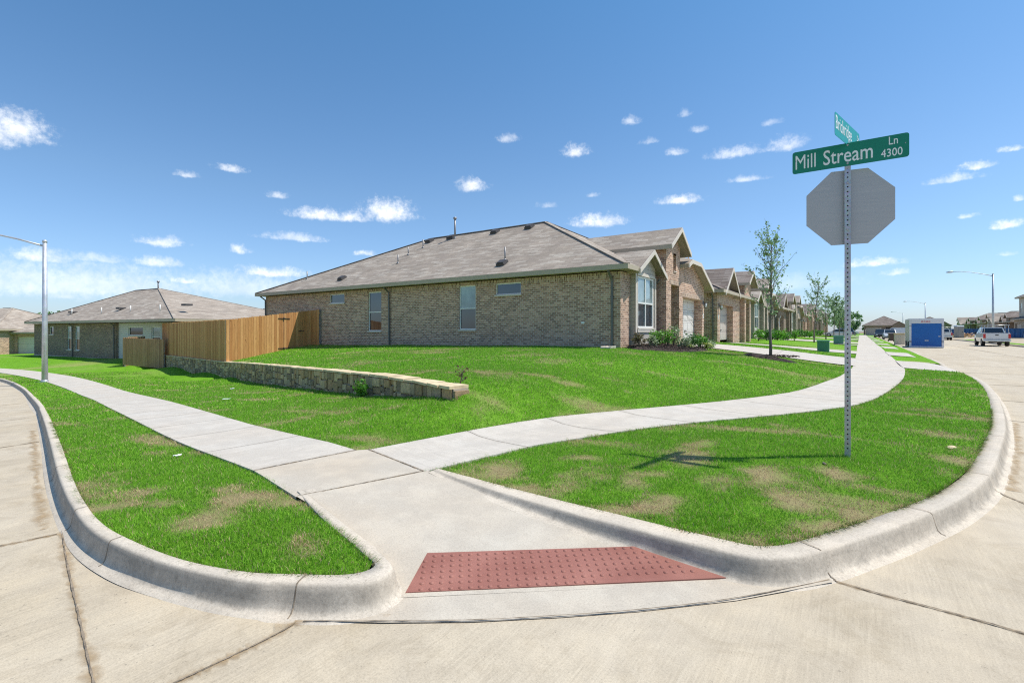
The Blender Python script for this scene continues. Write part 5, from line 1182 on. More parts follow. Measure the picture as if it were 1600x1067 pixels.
# end face stones
q, t, b, u, n = npos(0, 0)
for j in range(2):
    for k in range(1):
        c = q + (-u if u.x < 0 else u) * .02 - n * .15 + UP * (t - .12 - .22 * j); st.obox(c, u, n, UP, .03, .13, .09)
st.build('stones', M['stone'], sw)
cp = MB(); s_ = .03
while s_ < LW - .1:
    w_ = rs.uniform(.28, .7); s1 = min(LW, s_ + w_); u0 = max(s_, 0); q, t, b, u, n = npos((u0 + s1) / 2, 0); q2, t2, *_ = npos(s1, 0); q1, t1, *_ = npos(u0, 0)
    P_ = []
    for k, (ss, oo) in enumerate(((u0, .05), (s1, .05), (s1, -TH), (u0, -TH))):
        qq, tt, *_ = npos(ss, oo + rs.uniform(-.02, .02)); P_.append(qq + UP * (tt + rs.uniform(-.008, .008) + .0))

    cp.prism(P_, (0, 0, rs.uniform(.035, .055))); s_ = s1 + .008
cp.build('capstones', M['cap'], sw)
for ch in list(sw.children): ch.matrix_parent_inverse = Matrix.Translation(-ctr3)

# ---- street sign
sg = empty('street_sign', (-.11, 6.43, .26), 0, 'perforated steel post with back of stop sign and two green street names', 'street sign'); Z0 = .26
def loc(z): return z - Z0
# U-channel / square perforated post
pm = MB(); hw = .028; zt_ = 3.36 - Z0; tk = .003
def holed_face(c, u, n):
    z = -.1; pitch = .0508; r = .0085
    c = Vector(c); u = Vector(u)
    while z < zt_:
        z1 = min(z + pitch, zt_); zc = (z + z1) / 2; circ = [(r * math.cos(PI / 4 * k + PI / 8), r * math.sin(PI / 4 * k + PI / 8)) for k in range(8)]
        P = lambda a, b: c + u * a + UP * b
        if z > .02:
            L_, Rr = -hw, hw; outer = [(Rr, z1), (L_, z1), (L_, z), (Rr, z)]
            cc = [P(a, zc + b) for a, b in circ]; o_ = [P(*p) for p in outer]
            # ring of quads: octagon to rectangle
            m8 = [P(Rr, zc + r * .4), o_[0], P(-r * 0 + r * .4, z1), P(-r * .4, z1), o_[1], P(L_, zc + r * .4), P(L_, zc - r * .4), o_[2], P(-r * .4, z), P(r * .4, z), o_[3], P(Rr, zc - r * .4)]
            pm.face([m8[11], m8[0], cc[0], cc[7]]); pm.face([m8[0], m8[1], m8[2], cc[1], cc[0]]); pm.face([m8[2], m8[3], cc[2], cc[1]]); pm.face([m8[3], m8[4], m8[5], cc[3], cc[2]])
            pm.face([m8[5], m8[6], cc[4], cc[3]]); pm.face([m8[6], m8[7], m8[8], cc[5], cc[4]]); pm.face([m8[8], m8[9], cc[6], cc[5]]); pm.face([m8[9], m8[10], m8[11], cc[7], cc[6]])
        else: pm.face([P(-hw, z), P(hw, z), P(hw, z1), P(-hw, z1)])
        z = z1
for n in ((0, -1, 0), (0, 1, 0), (1, 0, 0), (-1, 0, 0)):
    n = Vector(n); holed_face(n * hw, Vector((-n.y, n.x, 0)), n)
pm.build('post', M['galv'], sg)
core_ = MB(); core_.box((-.02, -.02, -.1), (.02, .02, zt_ - .01)); core_.build('post_core', M['dark'], sg)
# stop sign, seen from behind
ssign = MB(); rr = .40 / math.cos(PI / 8); oc = [(rr * math.cos(PI / 8 + k * PI / 4), rr * math.sin(PI / 8 + k * PI / 4)) for k in range(8)]; zc = loc(2.925)
ts = Vector((.985, .17, 0)).normalized(); ns = Vector((-ts.y, ts.x, 0)); c0 = Vector((.015, .033, zc))
ssign.prism([c0 + ts * a + UP * b for a, b in oc], ns * .004); sp_ = ssign.build('stop_sign', M['alu'], sg)
f = MB(); f.prism([c0 + ns * .005 + ts * a * .995 + UP * b * .995 for a, b in oc], ns * .001); f.build('stop_face', M['sred'], sp_)
for dz in (-.25, .25): m = MB(); m.tube([(0, -.036, zc + dz), (0, -.030, zc + dz)], .012, 6); m.build('bolt', M['alu'], sp_)
def text(s, size, mat, parent, origin, ux, uz, n, ext=.001, sx=1., name='lettering', align='LEFT', bold=0.):
    cu = bpy.data.curves.new(name, 'FONT'); cu.body = s; cu.size = size; cu.extrude = ext; cu.align_x = align; cu.offset = bold; cu.resolution_u = 3
    t = bpy.data.objects.new(name, cu); COL.objects.link(t); bpy.context.view_layer.update()
    me = bpy.data.meshes.new_from_object(t); bpy.data.objects.remove(t); o = link(name, me, mat, parent)
    ux = Vector(ux).normalized(); uz = Vector(uz).normalized(); n = Vector(n).normalized()
    Mx = Matrix((( *(ux * sx), 0), (*uz, 0), (*n, 0), (0, 0, 0, 1))).transposed(); Mx.translation = Vector(origin); me.transform(Mx); return o
def blade(name, c, u, n, L_, H_, mat, face_n):
    b = MB(); r_ = .025; pts = []
    for cx, cz, a0 in ((L_ / 2 - r_, H_ / 2 - r_, 0), (-L_ / 2 + r_, H_ / 2 - r_, 90), (-L_ / 2 + r_, -H_ / 2 + r_, 180), (L_ / 2 - r_, -H_ / 2 + r_, 270)):
        for k in range(4): a = R(a0 + 30 * k); pts.append((cx + r_ * math.cos(a), cz + r_ * math.sin(a)))
    b.prism([Vector(c) + Vector(u) * a + UP * z - Vector(n) * .0015 for a, z in pts], Vector(n) * .003); return b.build(name, mat, sg)
u1 = Vector((1, 0.0, 0)); n1 = Vector((0, -1, 0)); c1 = Vector((0, -.034, loc(3.475)))
b1 = blade('street_name_sign', c1, u1, n1, 1.03, .245, M['sgreen'], n1)
def put(s, x, z, size, sx, parent=None, bold=.0): text(s, size, M['swhite'], parent or b1, c1 + u1 * x + UP * z + n1 * .002, u1, UP, n1, sx=sx, bold=bold)
put('Mill', -.495, -.075, .225, .66); put('Stream', -.225, -.075, .225, .70, bold=.0012); put('Ln', .345, .028, .115, .74, bold=.0006); put('4300', .285, -.092, .115, .78, bold=.0006)
for x in (-.48, .485): m = MB(); q = c1 + u1 * x + UP * .02 + n1 * .002; m.tube([q, q + n1 * .003], .005, 6); m.build('rivet', M['alu'], b1)
for z in (.1, -.095): m = MB(); q = c1 + UP * z + n1 * .002; m.tube([q, q + n1 * .006], .010, 6); m.build('bolt', M['alu'], b1)
u2 = Vector((.225, .975, 0)).normalized(); n2 = Vector((u2.y, -u2.x, 0)); c2 = Vector((0, 0, loc(3.70)))
b2 = blade('street_name_sign', c2, u2, n2, .90, .235, M['sgreen_lit'], n2)
text('Brickridge', .20, M['swhite'], b2, c2 - u2 * .43 - UP * .045 + n2 * .002, u2, UP, n2, sx=.70, bold=0); text('Dr', .085, M['swhite'], b2, c2 + u2 * .345 + UP * .02 + n2 * .002, u2, UP, n2, sx=.8)
m = MB(); m.box((-.02, -.035, loc(3.33)), (.02, .035, loc(3.36))); m.beam((0, 0, loc(3.35)), (0, 0, loc(3.6)), .02, .03, (0, 1, 0)); m.build('bracket', M['alu'], sg)

# ---- lamp poles
def lamp_pole(loc_, rz, H_, label, group, arm=2.6, thick=1.):
    r = empty('street_lamp', loc_, rz, label, 'street lamp', group)
    m = MB(); m.tube([(0, 0, 0), (0, 0, H_ * .45), (0, 0, H_)], [.125 * thick, .105 * thick, .085 * thick], 14); m.build('pole', M['pole'], r)
    m = MB(); m.box((-.17, -.17, -.04), (.17, .17, .03)); m.tube([(0, 0, .02), (0, 0, .12)], [.16, .13], 12); m.build('base_plate', M['pole'], r)
    m = MB(); m.tube([(0, 0, H_ - .04), (0, 0, H_ + .07)], [.10 * thick, .09 * thick], 12); m.build('pole_cap', M['pole'], r)
    m = MB(); pts = [(0, 0, H_ - .22), (arm * .25, 0, H_ + .08), (arm * .55, 0, H_ + .36), (arm * .8, 0, H_ + .50), (arm, 0, H_ + .52)]; m.tube(pts, [.045, .04, .036, .032, .03], 8); m.build('arm', M['pole'], r)
    m = MB(); q = Vector((arm, 0, H_ + .52)); m.tube([q + Vector((-.05, 0, 0)), q + Vector((.1, 0, .0)), q + Vector((.4, 0, -.01)), q + Vector((.66, 0, -.03))], [.05, .11, .12, .04], 10); h = m.build('lamp_head', M['pole'], r)
    m = MB(); m.tube([q + Vector((.38, 0, -.12)), q + Vector((.38, 0, -.07))], [.07, .10], 10); m.build('lens', M['swhite'], h)
    return r
dpole = 775 * (1.6 + .885) / 82.; lp = (-730 / 775 * dpole)
lamp_pole((lp * CA - dpole * SA, lp * SA + dpole * CA, -.87), R(225), 6.66, 'grey street lamp pole standing in the left verge by the sidewalk', None, arm=4.2, thick=.95)
GL = 'street lamps far down the right-hand street'
lamp_pole((13.0, 81.6, .1), PI, 8.2, 'tall street lamp behind the white pickup', GL, arm=3.6); lamp_pole((13.1, 158.4, .1), PI, 8.2, 'small distant street lamp above the blue container door', GL, arm=3.6); lamp_pole((13.3, 240, .1), PI, 8.0, 'farthest thin street lamp at left edge of the container', GL, arm=3)
# concrete patch round the left lamp base
px_, py_ = lp * CA - dpole * SA, lp * SA + dpole * CA
pm_ = MB(); pm_.tube([(px_, py_, -1.0), (px_, py_, -.855)], .38, 16); pm_.build('lamp_footing', M['kerb'])['kind'] = 'structure'
# ================================================================== plants
def leaf_mat(name, c0, c1, c2, tr_=.35):
    m, nt, bs = new_mat(name); r = nd(nt, 'ShaderNodeNewGeometry').outputs['Random Per Island']
    c = ramp(nt, r, [(0, c0), (.5, c1), (1, c2)]); n = noise(nt, objc(nt), 1.6, 3); c = mixc(nt, .5, c, ramp(nt, n, [(.3, (.7, .72, .7)), (.7, (1.3, 1.25, 1.2))]), 'MULTIPLY')
    nt.links.new(c, bs.inputs['Base Color']); bs.inputs['Roughness'].default_value = .5
    t = nd(nt, 'ShaderNodeBsdfTranslucent'); nt.links.new(c, t.inputs['Color']); mx = nd(nt, 'ShaderNodeMixShader'); mx.inputs[0].default_value = tr_
    nt.links.new(bs.outputs[0], mx.inputs[1]); nt.links.new(t.outputs[0], mx.inputs[2]); nt.links.new(mx.outputs[0], nt.nodes['Material Output'].inputs['Surface']); return m
M['leaf'] = leaf_mat('oak_leaf', (.15, .27, .12), (.24, .38, .17), (.34, .48, .24))
M['leaf_b'] = leaf_mat('shrub_leaf_bright', (.07, .22, .02), (.13, .33, .03), (.22, .45, .06))
M['leaf_d'] = leaf_mat('shrub_leaf_dark', (.045, .13, .03), (.08, .20, .045), (.14, .28, .08))
M['leaf_v'] = leaf_mat('shrub_leaf_pale', (.14, .22, .09), (.30, .38, .20), (.50, .55, .36))
M['leaf_y'] = leaf_mat('grass_tuft_yellow', (.22, .30, .05), (.36, .42, .09), (.48, .52, .16))
M['leaf_r'] = leaf_mat('shrub_leaf_bronze', (.14, .10, .05), (.22, .16, .08), (.14, .17, .06))
M['leaf_f'] = leaf_mat('far_tree_leaf', (.10, .19, .07), (.15, .26, .10), (.22, .34, .14))
m, nt, bs = new_mat('bark'); n = noise(nt, mapping(nt, objc(nt), (14, 14, 3)), 2, 5, .7)
nt.links.new(ramp(nt, n, [(.3, (.09, .07, .055)), (.7, (.26, .22, .18))]), bs.inputs['Base Color']); bs.inputs['Roughness'].default_value = .95; bump(nt, bs, n, .6, .01); M['bark'] = m
def leaves(name, P, size, mat, parent, seed=0, elong=1.5, up=.3):
    r = np.random.default_rng(seed); P = np.asarray(P, float); n = len(P); a = r.normal(size=(n, 3)); a[:, 2] = a[:, 2] * .6 + up; a /= np.linalg.norm(a, axis=1)[:, None]
    b = np.cross(a, r.normal(size=(n, 3))); b /= np.linalg.norm(b, axis=1)[:, None]; s = (size * r.uniform(.55, 1.3, n))[:, None]
    V = np.stack([P - a * s * elong / 2, P + b * s * .5, P + a * s * elong / 2, P - b * s * .5], 1).reshape(-1, 3)
    return np_mesh(name, V, np.arange(4 * n).reshape(-1, 4), mat, parent)
def young_tree(root, h, seed, spread=.9, nb=34, leaf=.055, per=26, lean=0., bare=.25, fork=.3, lmat='leaf'):
    rs = random.Random(seed); tr_ = MB(); pts = []; n = 9
    for i in range(n + 1):
        t = i / n; pts.append(Vector((lean * t * t + rs.uniform(-.02, .02) * (i > 0), rs.uniform(-.02, .02) * (i > 0), h * .93 * t)))
    rad = [.052 * (1 - .86 * (i / n)) * (h / 4.5) + .004 for i in range(n + 1)]; tr_.tube(pts, rad, 8); L_ = []
    for k in range(nb):
        t = fork + (1 - fork) * ((k + .5) / nb) ** .85; q = pts[min(n - 1, int(t * n))].lerp(pts[min(n, int(t * n) + 1)], t * n - int(t * n)); az = k * 2.4 + rs.uniform(-.5, .5)
        prof = math.sin(min(1, (t - fork) / (1 - fork) * 1.15 + .22) * PI * .82) ** .7; ln = spread * (.45 + .55 * prof) * rs.uniform(.55, 1.15) * (h / 4.5); el = R(rs.uniform(38, 68))
        d = Vector((math.cos(az) * math.cos(el), math.sin(az) * math.cos(el), math.sin(el))); e = q + d * ln; e2 = e + (d + UP * .35 + Vector((rs.uniform(-.3, .3), rs.uniform(-.3, .3), 0))).normalized() * ln * .45
        tr_.tube([q, q.lerp(e, .5) + Vector((0, 0, -.02)), e, e2], [.013 * (h / 4.5), .009, .005, .0025], 5, cap=False)
        subs = [(q, e), (e, e2)]
        for j in range(3):
            a = q.lerp(e, rs.uniform(.35, .95)); dd = (d + Vector((rs.uniform(-1, 1), rs.uniform(-1, 1), rs.uniform(-.1, .6)))).normalized(); b = a + dd * ln * rs.uniform(.2, .45); tr_.tube([a, b], [.004, .002], 4, cap=False); subs.append((a, b))
        if rs.random() < bare: m_ = per // 4
        else: m_ = per
        for _ in range(m_):
            a, b = subs[rs.randrange(len(subs))]; f_ = rs.uniform(.25, 1.05); L_.append(a.lerp(b, f_) + Vector((rs.gauss(0, .05), rs.gauss(0, .05), rs.gauss(0, .05))))
    tr_.build('trunk', M['bark'], root); leaves('crown', [tuple(p) for p in L_], leaf, M[lmat], root, seed)
GT = 'young street trees along the front lawns'
def ring(x, y, r_, label, name='mulch_ring'):
    m = MB(); n = 28; c = m.vs([(0, 0, .07)]); ro = []
    for k in range(n):
        a = 2 * PI * k / n; q = r_ * random.uniform(.92, 1.06); px, py = x + q * math.cos(a), y + q * math.sin(a); ro.append((q * math.cos(a), q * math.sin(a), T1(px, py) - z0_ - .02)); 
    ri = [(p[0] * .8, p[1] * .8, p[2] + .075 + random.uniform(-.01, .015)) for p in ro]; i = m.vs(ro + ri)
    for k in range(n):
        m.f.append((i + k, i + (k + 1) % n, i + n + (k + 1) % n, i + n + k)); m.sm.append(True); m.f.append((i + n + k, i + n + (k + 1) % n, c)); m.sm.append(True)
    o = m.build(name, M['mulch']); o.location = (x, y, z0_); return tag(o, label, 'mulch')
def chips(parent, n, fn, seed):
    rs = random.Random(seed); m = MB()
    for _ in range(n):
        x, y, z = fn(rs); a = rs.uniform(0, PI); m.obox((x, y, z), (math.cos(a), math.sin(a), rs.uniform(-.3, .3)), (-math.sin(a), math.cos(a), 0), (0, 0, 1), rs.uniform(.015, .05), rs.uniform(.008, .016), .006)
    o = m.build('bark_chips', M['chip'], parent, fix=False); o['kind'] = 'stuff'; return o
M['chip'] = plain('bark_chip', (.085, .055, .04), .95, var=.6, scale=14)
z0_ = T1(-2.6, 19.7)
ro = ring(-2.6, 19.7, .92, 'round ring of dark mulch under the nearest young tree')
chips(ro, 420, lambda rs: (lambda a, q: (q * math.cos(a), q * math.sin(a), .055 + .02 * rs.random()))(rs.uniform(0, 2 * PI), .88 * math.sqrt(rs.random())), 3)
t1 = empty('young_tree', (-2.6, 19.65, z0_), 0, 'nearest slim young tree standing in the mulch ring', 'tree', GT); young_tree(t1, 4.35, 12, .88, 44, .056, 42, lean=.05)
t2 = empty('young_tree', (-3.5, 53.8, T1(-3.5, 53.8)), 0, 'second young tree leaning right beyond the green utility box', 'tree', GT); young_tree(t2, 5.6, 4, 1.25, 38, .10, 34, lean=.4)
t3 = empty('young_tree', (-2.9, 80, T1(-2.9, 80)), 0, 'third young tree with fuller green crown left of the sign post', 'tree', GT); young_tree(t3, 5.4, 9, 1.3, 40, .14, 42, bare=.15, fork=.25)
for k, (x, y, lab) in enumerate([(-2.7, 94, 'fourth young tree just left of the sign post'), (-2.6, 112, 'fifth young tree partly behind the sign post'), (-2.6, 140, 'distant young tree right of the sign post near parked cars'), (-3.2, 67, 'thin young tree between the second and third street trees')]):
    c = copy_tree(t3 if k < 3 else t2); c.location = (x, y, T1(x, y)); c.rotation_euler = (0, 0, 1.3 * k + .7); c.scale = (1, 1, [1., .9, .9, .8][k]); tag(c, lab, 'tree', GT)
def far_tree(loc_, s, label, seed, group='distant trees behind the roofs'):
    r = empty('distant_tree', loc_, 0, label, 'tree', group); rs = random.Random(seed); t = MB(); t.tube([(0, 0, 0), (.1, 0, s * .5), (0, 0, s * .8)], [s * .04, s * .03, s * .01], 6)
    P_ = []
    for k in range(13):
        c = Vector((rs.gauss(0, s * .22), rs.gauss(0, s * .22), s * rs.uniform(.42, .92))); q = s * rs.uniform(.12, .24); t.tube([(0, 0, s * .4), tuple(c)], [s * .012, s * .004], 4)
        for _ in range(70): v = Vector((rs.gauss(0, 1), rs.gauss(0, 1), rs.gauss(0, .8))).normalized() * q * rs.uniform(.5, 1.05); P_.append(tuple(c + v))
    t.build('trunk', M['bark'], r); leaves('crown', P_, s * .075, M['leaf_f'], r, seed); return r
far_tree((-5, 205, 0), 7.5, 'dark tree at the street end left of the end house', 1); far_tree((-1.5, 196, 0), 5.0, 'low pale tree left of the end house', 2)
far_tree((-12, 215, 0), 8, 'broad dark tree behind the last left-hand houses', 3)
far_tree((-3.2, 150, .5), 4.2, 'leafy green tree on the lawn right of the sign post', 6)
far_tree((-147, 31.5, -1.5), 6.8, 'small treetop above the left roofs right of the lamp pole', 5); far_tree((-149, 28.6, -1.5), 6.0, 'small treetop showing just left of the left lamp pole', 7)

def shrub(x, y, z, s, mat, label, seed, hs=1., n=260, lf=.05, group='shrubs in the corner flower bed', stems=True):
    rs = random.Random(seed); r = empty('shrub', (x, y, z), rs.uniform(0, 6), label, 'shrub', group); P_ = []; t = MB()
    for k in range(12):
        a = rs.uniform(0, 2 * PI); q = s * rs.uniform(.1, .62); c = Vector((q * math.cos(a), q * math.sin(a), s * hs * rs.uniform(.35, 1.05) * (1 - .3 * q / s))); t.tube([(0, 0, 0), tuple(c * .5 + Vector((0, 0, .02))), tuple(c)], [.012, .008, .003], 4, cap=False)
        for _ in range(n // 12): P_.append(tuple(c + Vector((rs.gauss(0, s * .17), rs.gauss(0, s * .17), rs.gauss(0, s * .16)))))
    P_ = [(a, b, max(.03, c)) for a, b, c in P_]; t.build('stems', M['bark'], r); leaves('foliage', P_, lf, M[mat], r, seed, 1.7); return r
# flower bed
cz = T1(-6, 19.5); m = MB(); bx = curve(BED + [BED[0]], 60)[:-1]; cx_, cy_ = -6.1, 19.8
c = m.vs([(0, 0, T1(cx_, cy_) - cz + .09)]); o1 = [(x - cx_, y - cy_, T1(x, y) - cz - .02) for x, y in bx]; o2 = [(a * .86, b * .86, z + .10 + random.uniform(-.02, .02)) for a, b, z in o1]; o3 = [(a * .45, b * .45, z + .10 + random.uniform(-.02, .02)) for a, b, z in o1]; i = m.vs(o1 + o2 + o3); n = len(o1)
for L_ in (0, 1):
    for k in range(n): m.f.append((i + L_ * n + k, i + L_ * n + (k + 1) % n, i + (L_ + 1) * n + (k + 1) % n, i + (L_ + 1) * n + k)); m.sm.append(True)
for k in range(n): m.f.append((i + 2 * n + k, i + 2 * n + (k + 1) % n, c)); m.sm.append(True)
bed = m.build('mulch_bed', M['mulch']); bed.location = (cx_, cy_, cz); tag(bed, 'kidney-shaped bed of dark mulch with shrubs at the house corner', 'flower bed')
def bedp(rs):
    while True:
        x, y = rs.uniform(-7.4, -4.9), rs.uniform(17.2, 22.5)
        if inside(np.array([x]), np.array([y]), BED)[0]: return x - cx_, y - cy_, T1(x, y) - cz + .085 + .03 * rs.random()
chips(bed, 1300, bedp, 8)
bz = lambda x, y: T1(x, y) + .05
for x, y, s, mt, lab, hs in [(-6.85, 18.1, .34, 'leaf_r', 'thin bronze shrub nearest the brick corner', 1.5), (-6.5, 18.6, .30, 'leaf_v', 'pale sparse shrub beside the bronze one', 1.3), (-6.55, 19.1, .42, 'leaf_b', 'bright green shrub under the left side of bay window', 1.35), (-6.2, 19.5, .48, 'leaf_b', 'largest bright green shrub under the bay window', 1.3),
        (-6.2, 20.2, .46, 'leaf_v', 'tall variegated shrub with whitish leaves in mid bed', 1.7), (-5.6, 19.6, .36, 'leaf_v', 'low whitish variegated shrub at the front of bed', 1.1), (-5.5, 20.2, .44, 'leaf_d', 'dark green rounded shrub in the front of bed', 1.2), (-5.25, 20.8, .40, 'leaf_b', 'mid green shrub with yellow tips in the bed', 1.15),
        (-5.5, 21.5, .42, 'leaf_d', 'dark shrub toward the driveway end of the bed', 1.3), (-5.1, 21.6, .34, 'leaf_v', 'whitish shrub at the driveway end of bed', 1.0)]:
    shrub(x, y, bz(x, y), s, mt, lab, int(abs(x * 131 + y * 77)), hs, 300, .055)
def tuft(x, y, s, label, seed):
    rs = random.Random(seed); P_ = MB()
    for _ in range(110):
        a = rs.uniform(0, 2 * PI); l = s * rs.uniform(.6, 1.1); t = rs.uniform(.3, 1.1); u = Vector((math.cos(a), math.sin(a), 0)); w = Vector((-u.y, u.x, 0)) * .012
        p1 = u * l * .35 * t + UP * l * .6; p2 = u * l * .8 * t + UP * l * .5 * (1.4 - t); P_.face([-w, w, p1 + w, p1 - w]); P_.face([p1 - w, p1 + w, p2])
    o = P_.build('ornamental_grass', M['leaf_y'], fix=False); o.location = (x, y, bz(x, y)); tag(o, label, 'plant')
tuft(-5.0, 20.7, .42, 'spiky yellow-green grass tuft at the right front of bed', 3); tuft(-5.35, 19.6, .26, 'small yellow-green tuft at the front edge of bed', 4)
def twig(x, y, h, label, seed, z=None, leafy=0, nb=9):
    rs = random.Random(seed); r = empty('bare_sapling', (x, y, T1(x, y) if z is None else z), 0, label, 'sapling'); t = MB(); t.tube([(0, 0, 0), (.03, .02, h * .5), (.08, .02, h)], [.012, .009, .003], 5)
    L_ = []
    for k in range(nb):
        q = Vector((.03, .02, h * rs.uniform(.2, .9))); e = q + Vector((rs.uniform(-.3, .3), rs.uniform(-.3, .3), rs.uniform(.1, .35))) * h; t.tube([q, e], [.006, .002], 4)
        for _ in range(leafy): L_.append(tuple(q.lerp(e, rs.random()) + Vector((rs.gauss(0, .02),) * 3)))
    t.build('stem', M['bark'], r)
    if L_: leaves('leaves', L_, .035, M['leaf_r'], r, seed)
twig(-5.9, 21.9, 1.75, 'bare branching sapling in front of the garage', 5, leafy=1); twig(-6.5, 21.1, 1.7, 'leafless sapling leaning in front of the entry opening', 6, leafy=8, nb=16)
twig(-5.45, 6.25, .30, 'thin dark sapling on the lawn above the wall end', 9, leafy=3)
def weed(px, py, z, h, label, seed):
    rs = random.Random(seed); r = empty('weed', (px, py, z), 0, label, 'weed'); t = MB(); P_ = []
    for k in range(9):
        e = Vector((rs.uniform(-.16, .16), rs.uniform(-.1, .02), h * rs.uniform(.5, 1.))); t.tube([(0, 0, 0), tuple(e)], [.006, .002], 4)
        for _ in range(26): P_.append(tuple(e * rs.uniform(.15, 1.05) + Vector((rs.gauss(0, .035), rs.gauss(0, .03), rs.gauss(0, .03)))))
    t.build('stems', M['leaf_b'], r); leaves('leaves', P_, .05, M['leaf_b'], r, seed)
weed(-8.45, 6.66, T1(-8.5, 6.5) - .05, .50, 'bright leafy weed climbing the face of the stone wall', 4)
# shrubs along the fronts of the other houses
GS = 'shrubs along the house fronts'
k = 0
for (y0, y1, nn, who) in ((41.5, 50, 7, 'third'), (54.8, 57.6, 3, 'fourth'), (66.5, 76, 6, 'fifth'), (80, 84, 3, 'sixth'), (93, 102, 5, 'seventh')):
    for j in range(nn):
        y = y0 + (y1 - y0) * (j + .5) / nn; x = -5.9 + .5 * ((j * 7) % 3 - 1); k += 1
        shrub(x, y, T1(x, y), .62, ['leaf_b', 'leaf_d', 'leaf_b'][j % 3], ['bright green', 'dark green', 'mid green'][j % 3] + f' shrub at the {who} house front, {["first", "second", "third", "fourth", "fifth", "sixth", "seventh"][j]} in its row from the near end', 500 + k, 1.25, 190, .11, GS)
# ================================================================== small things
ub = empty('utility_box', (-1.7, 32.9, T1(-1.7, 32.9)), 0, 'nearer green utility box on the grass strip by the sidewalk', 'utility box', 'green utility boxes'); M['ubox'] = plain('utility_green', (.06, .20, .14), .5); M['ubox2'] = plain('utility_green_lid', (.12, .30, .22), .5)
m = MB(); m.prism([(-.28, -.24, -.05), (.28, -.24, -.05), (.28, .24, -.05), (-.28, .24, -.05)], (0, 0, .62)); m.build('body', M['ubox'], ub, bevel=.02); m = MB(); m.box((-.31, -.27, .57), (.31, .27, .66)); m.build('lid', M['ubox2'], ub, bevel=.02)
m = MB(); m.box((.28, -.16, .12), (.29, .16, .48)); m.build('door_plate', M['ubox2'], ub)
c = copy_tree(ub); c.location = (-1.5, 50.2, T1(-1.5, 50.2)); c.scale = (1.25, 1.1, 1.15); tag(c, 'farther green utility box near the second young tree', 'utility box')
sb = empty('splash_block', (-7.72, 17.35, T1(-7.7, 17.4)), 0, 'pale concrete splash block under the corner downspout', 'splash block')
m = MB(); m.prism([(-.16, .25, 0), (.16, .25, 0), (.2, -.35, 0), (-.2, -.35, 0)], (0, 0, .05)); m.build('slab', M['walk'], sb); m = MB()
for s in (-1, 1): m.beam((s * .15, .25, .07), (s * .19, -.35, .06), .035, .05)
m.beam((-.16, .25, .07), (.16, .25, .07), .035, .05); m.build('lip', M['walk'], sb)
def paper(x, y, s, label, seed, cat='litter', mat='swhite'):
    rs = random.Random(seed); m = MB(); n = 5; z = T1(x, y) + .028; g = [[(i * s / n + rs.uniform(-.2, .2) * s / n, j * s * .6 / n, rs.uniform(0, .012)) for j in range(n)] for i in range(n)]
    for i in range(n - 1):
        for j in range(n - 1): m.face([g[i][j], g[i + 1][j], g[i + 1][j + 1], g[i][j + 1]])
    o = m.build('paper_scrap', M[mat]); o.location = (x, y, z); o.rotation_euler = (0, 0, rs.uniform(0, 3)); tag(o, label, cat)
paper(-13.0, 5.95, .22, 'crumpled white paper scrap on the lawn near the left sidewalk', 1); paper(-6.5, 2.45, .10, 'small white paper scrap on the left verge grass', 2)
paper(-17.2, 8.2, .22, 'tiny white scrap on the lawn below the stone wall', 3)
def rock(x, y, s, label, seed, mat='cap'):
    rs = random.Random(seed); bm = bmesh.new(); bmesh.ops.create_icosphere(bm, subdivisions=2, radius=1)
    for v in bm.verts: k = 1 + rs.uniform(-.16, .16); v.co = Vector((v.co.x * s * k, v.co.y * s * .45 * k, v.co.z * s * .28 * k))
    me = bpy.data.meshes.new('rock'); bm.to_mesh(me); bm.free(); o = link('rock', me, M[mat]); o.location = (x, y, T1(x, y) + s * .12); o.rotation_euler = (0, 0, rs.uniform(0, 3)); tag(o, label, 'rock')
rock(.9, 7.95, .085, 'flat tan rock lying in the grass near the right kerb', 2); rock(-.30, 6.0, .035, 'small pale pebble in the grass left of the sign post', 3, 'walk')

# ================================================================== vehicles
def paint(name, col, rough=.25): 
    m, nt, bs = new_mat(name); n = noise(nt, objc(nt), 2.2, 4); nt.links.new(ramp(nt, n, [(.3, tuple(c * .93 for c in col)), (.7, col)]), bs.inputs['Base Color']); bs.inputs['Roughness'].default_value = rough; bs.inputs['Coat Weight'].default_value = .6; return m
M['pwhite'] = paint('white_car_paint', (.72, .72, .72)); M['pblack'] = paint('black_car_paint', (.02, .02, .024)); M['psilver'] = paint('silver_car_paint', (.55, .57, .60)); M['pdark'] = paint('dark_car_paint', (.05, .07, .10))
M['tyre'] = plain('tyre_rubber', (.025, .024, .023), .85); M['rim'] = plain('wheel_rim', (.45, .45, .46), .4, .8); M['tail'] = plain('tail_light_red', (.55, .02, .02), .2); M['head'] = plain('headlight_lens', (.75, .78, .8), .1); M['chrome'] = plain('bumper_chrome', (.6, .6, .6), .3, .8); M['blackp'] = plain('black_plastic', (.03, .03, .03), .6)
def wheel(root, x, y, r_=.38, w=.25):
    s = 1 if x > 0 else -1; m = MB(); m.tube([(x - w / 2, y, r_), (x - w / 2 + .03, y, r_), (x + w / 2 - .03, y, r_), (x + w / 2, y, r_)], [r_ - .03, r_, r_, r_ - .03], 20); t = m.build('wheel', M['tyre'], root); m = MB(); m.tube([(x + s * (w / 2 - .02), y, r_), (x + s * (w / 2 + .008), y, r_)], [r_ * .6, r_ * .55], 14); m.build('rim', M['rim'], t)
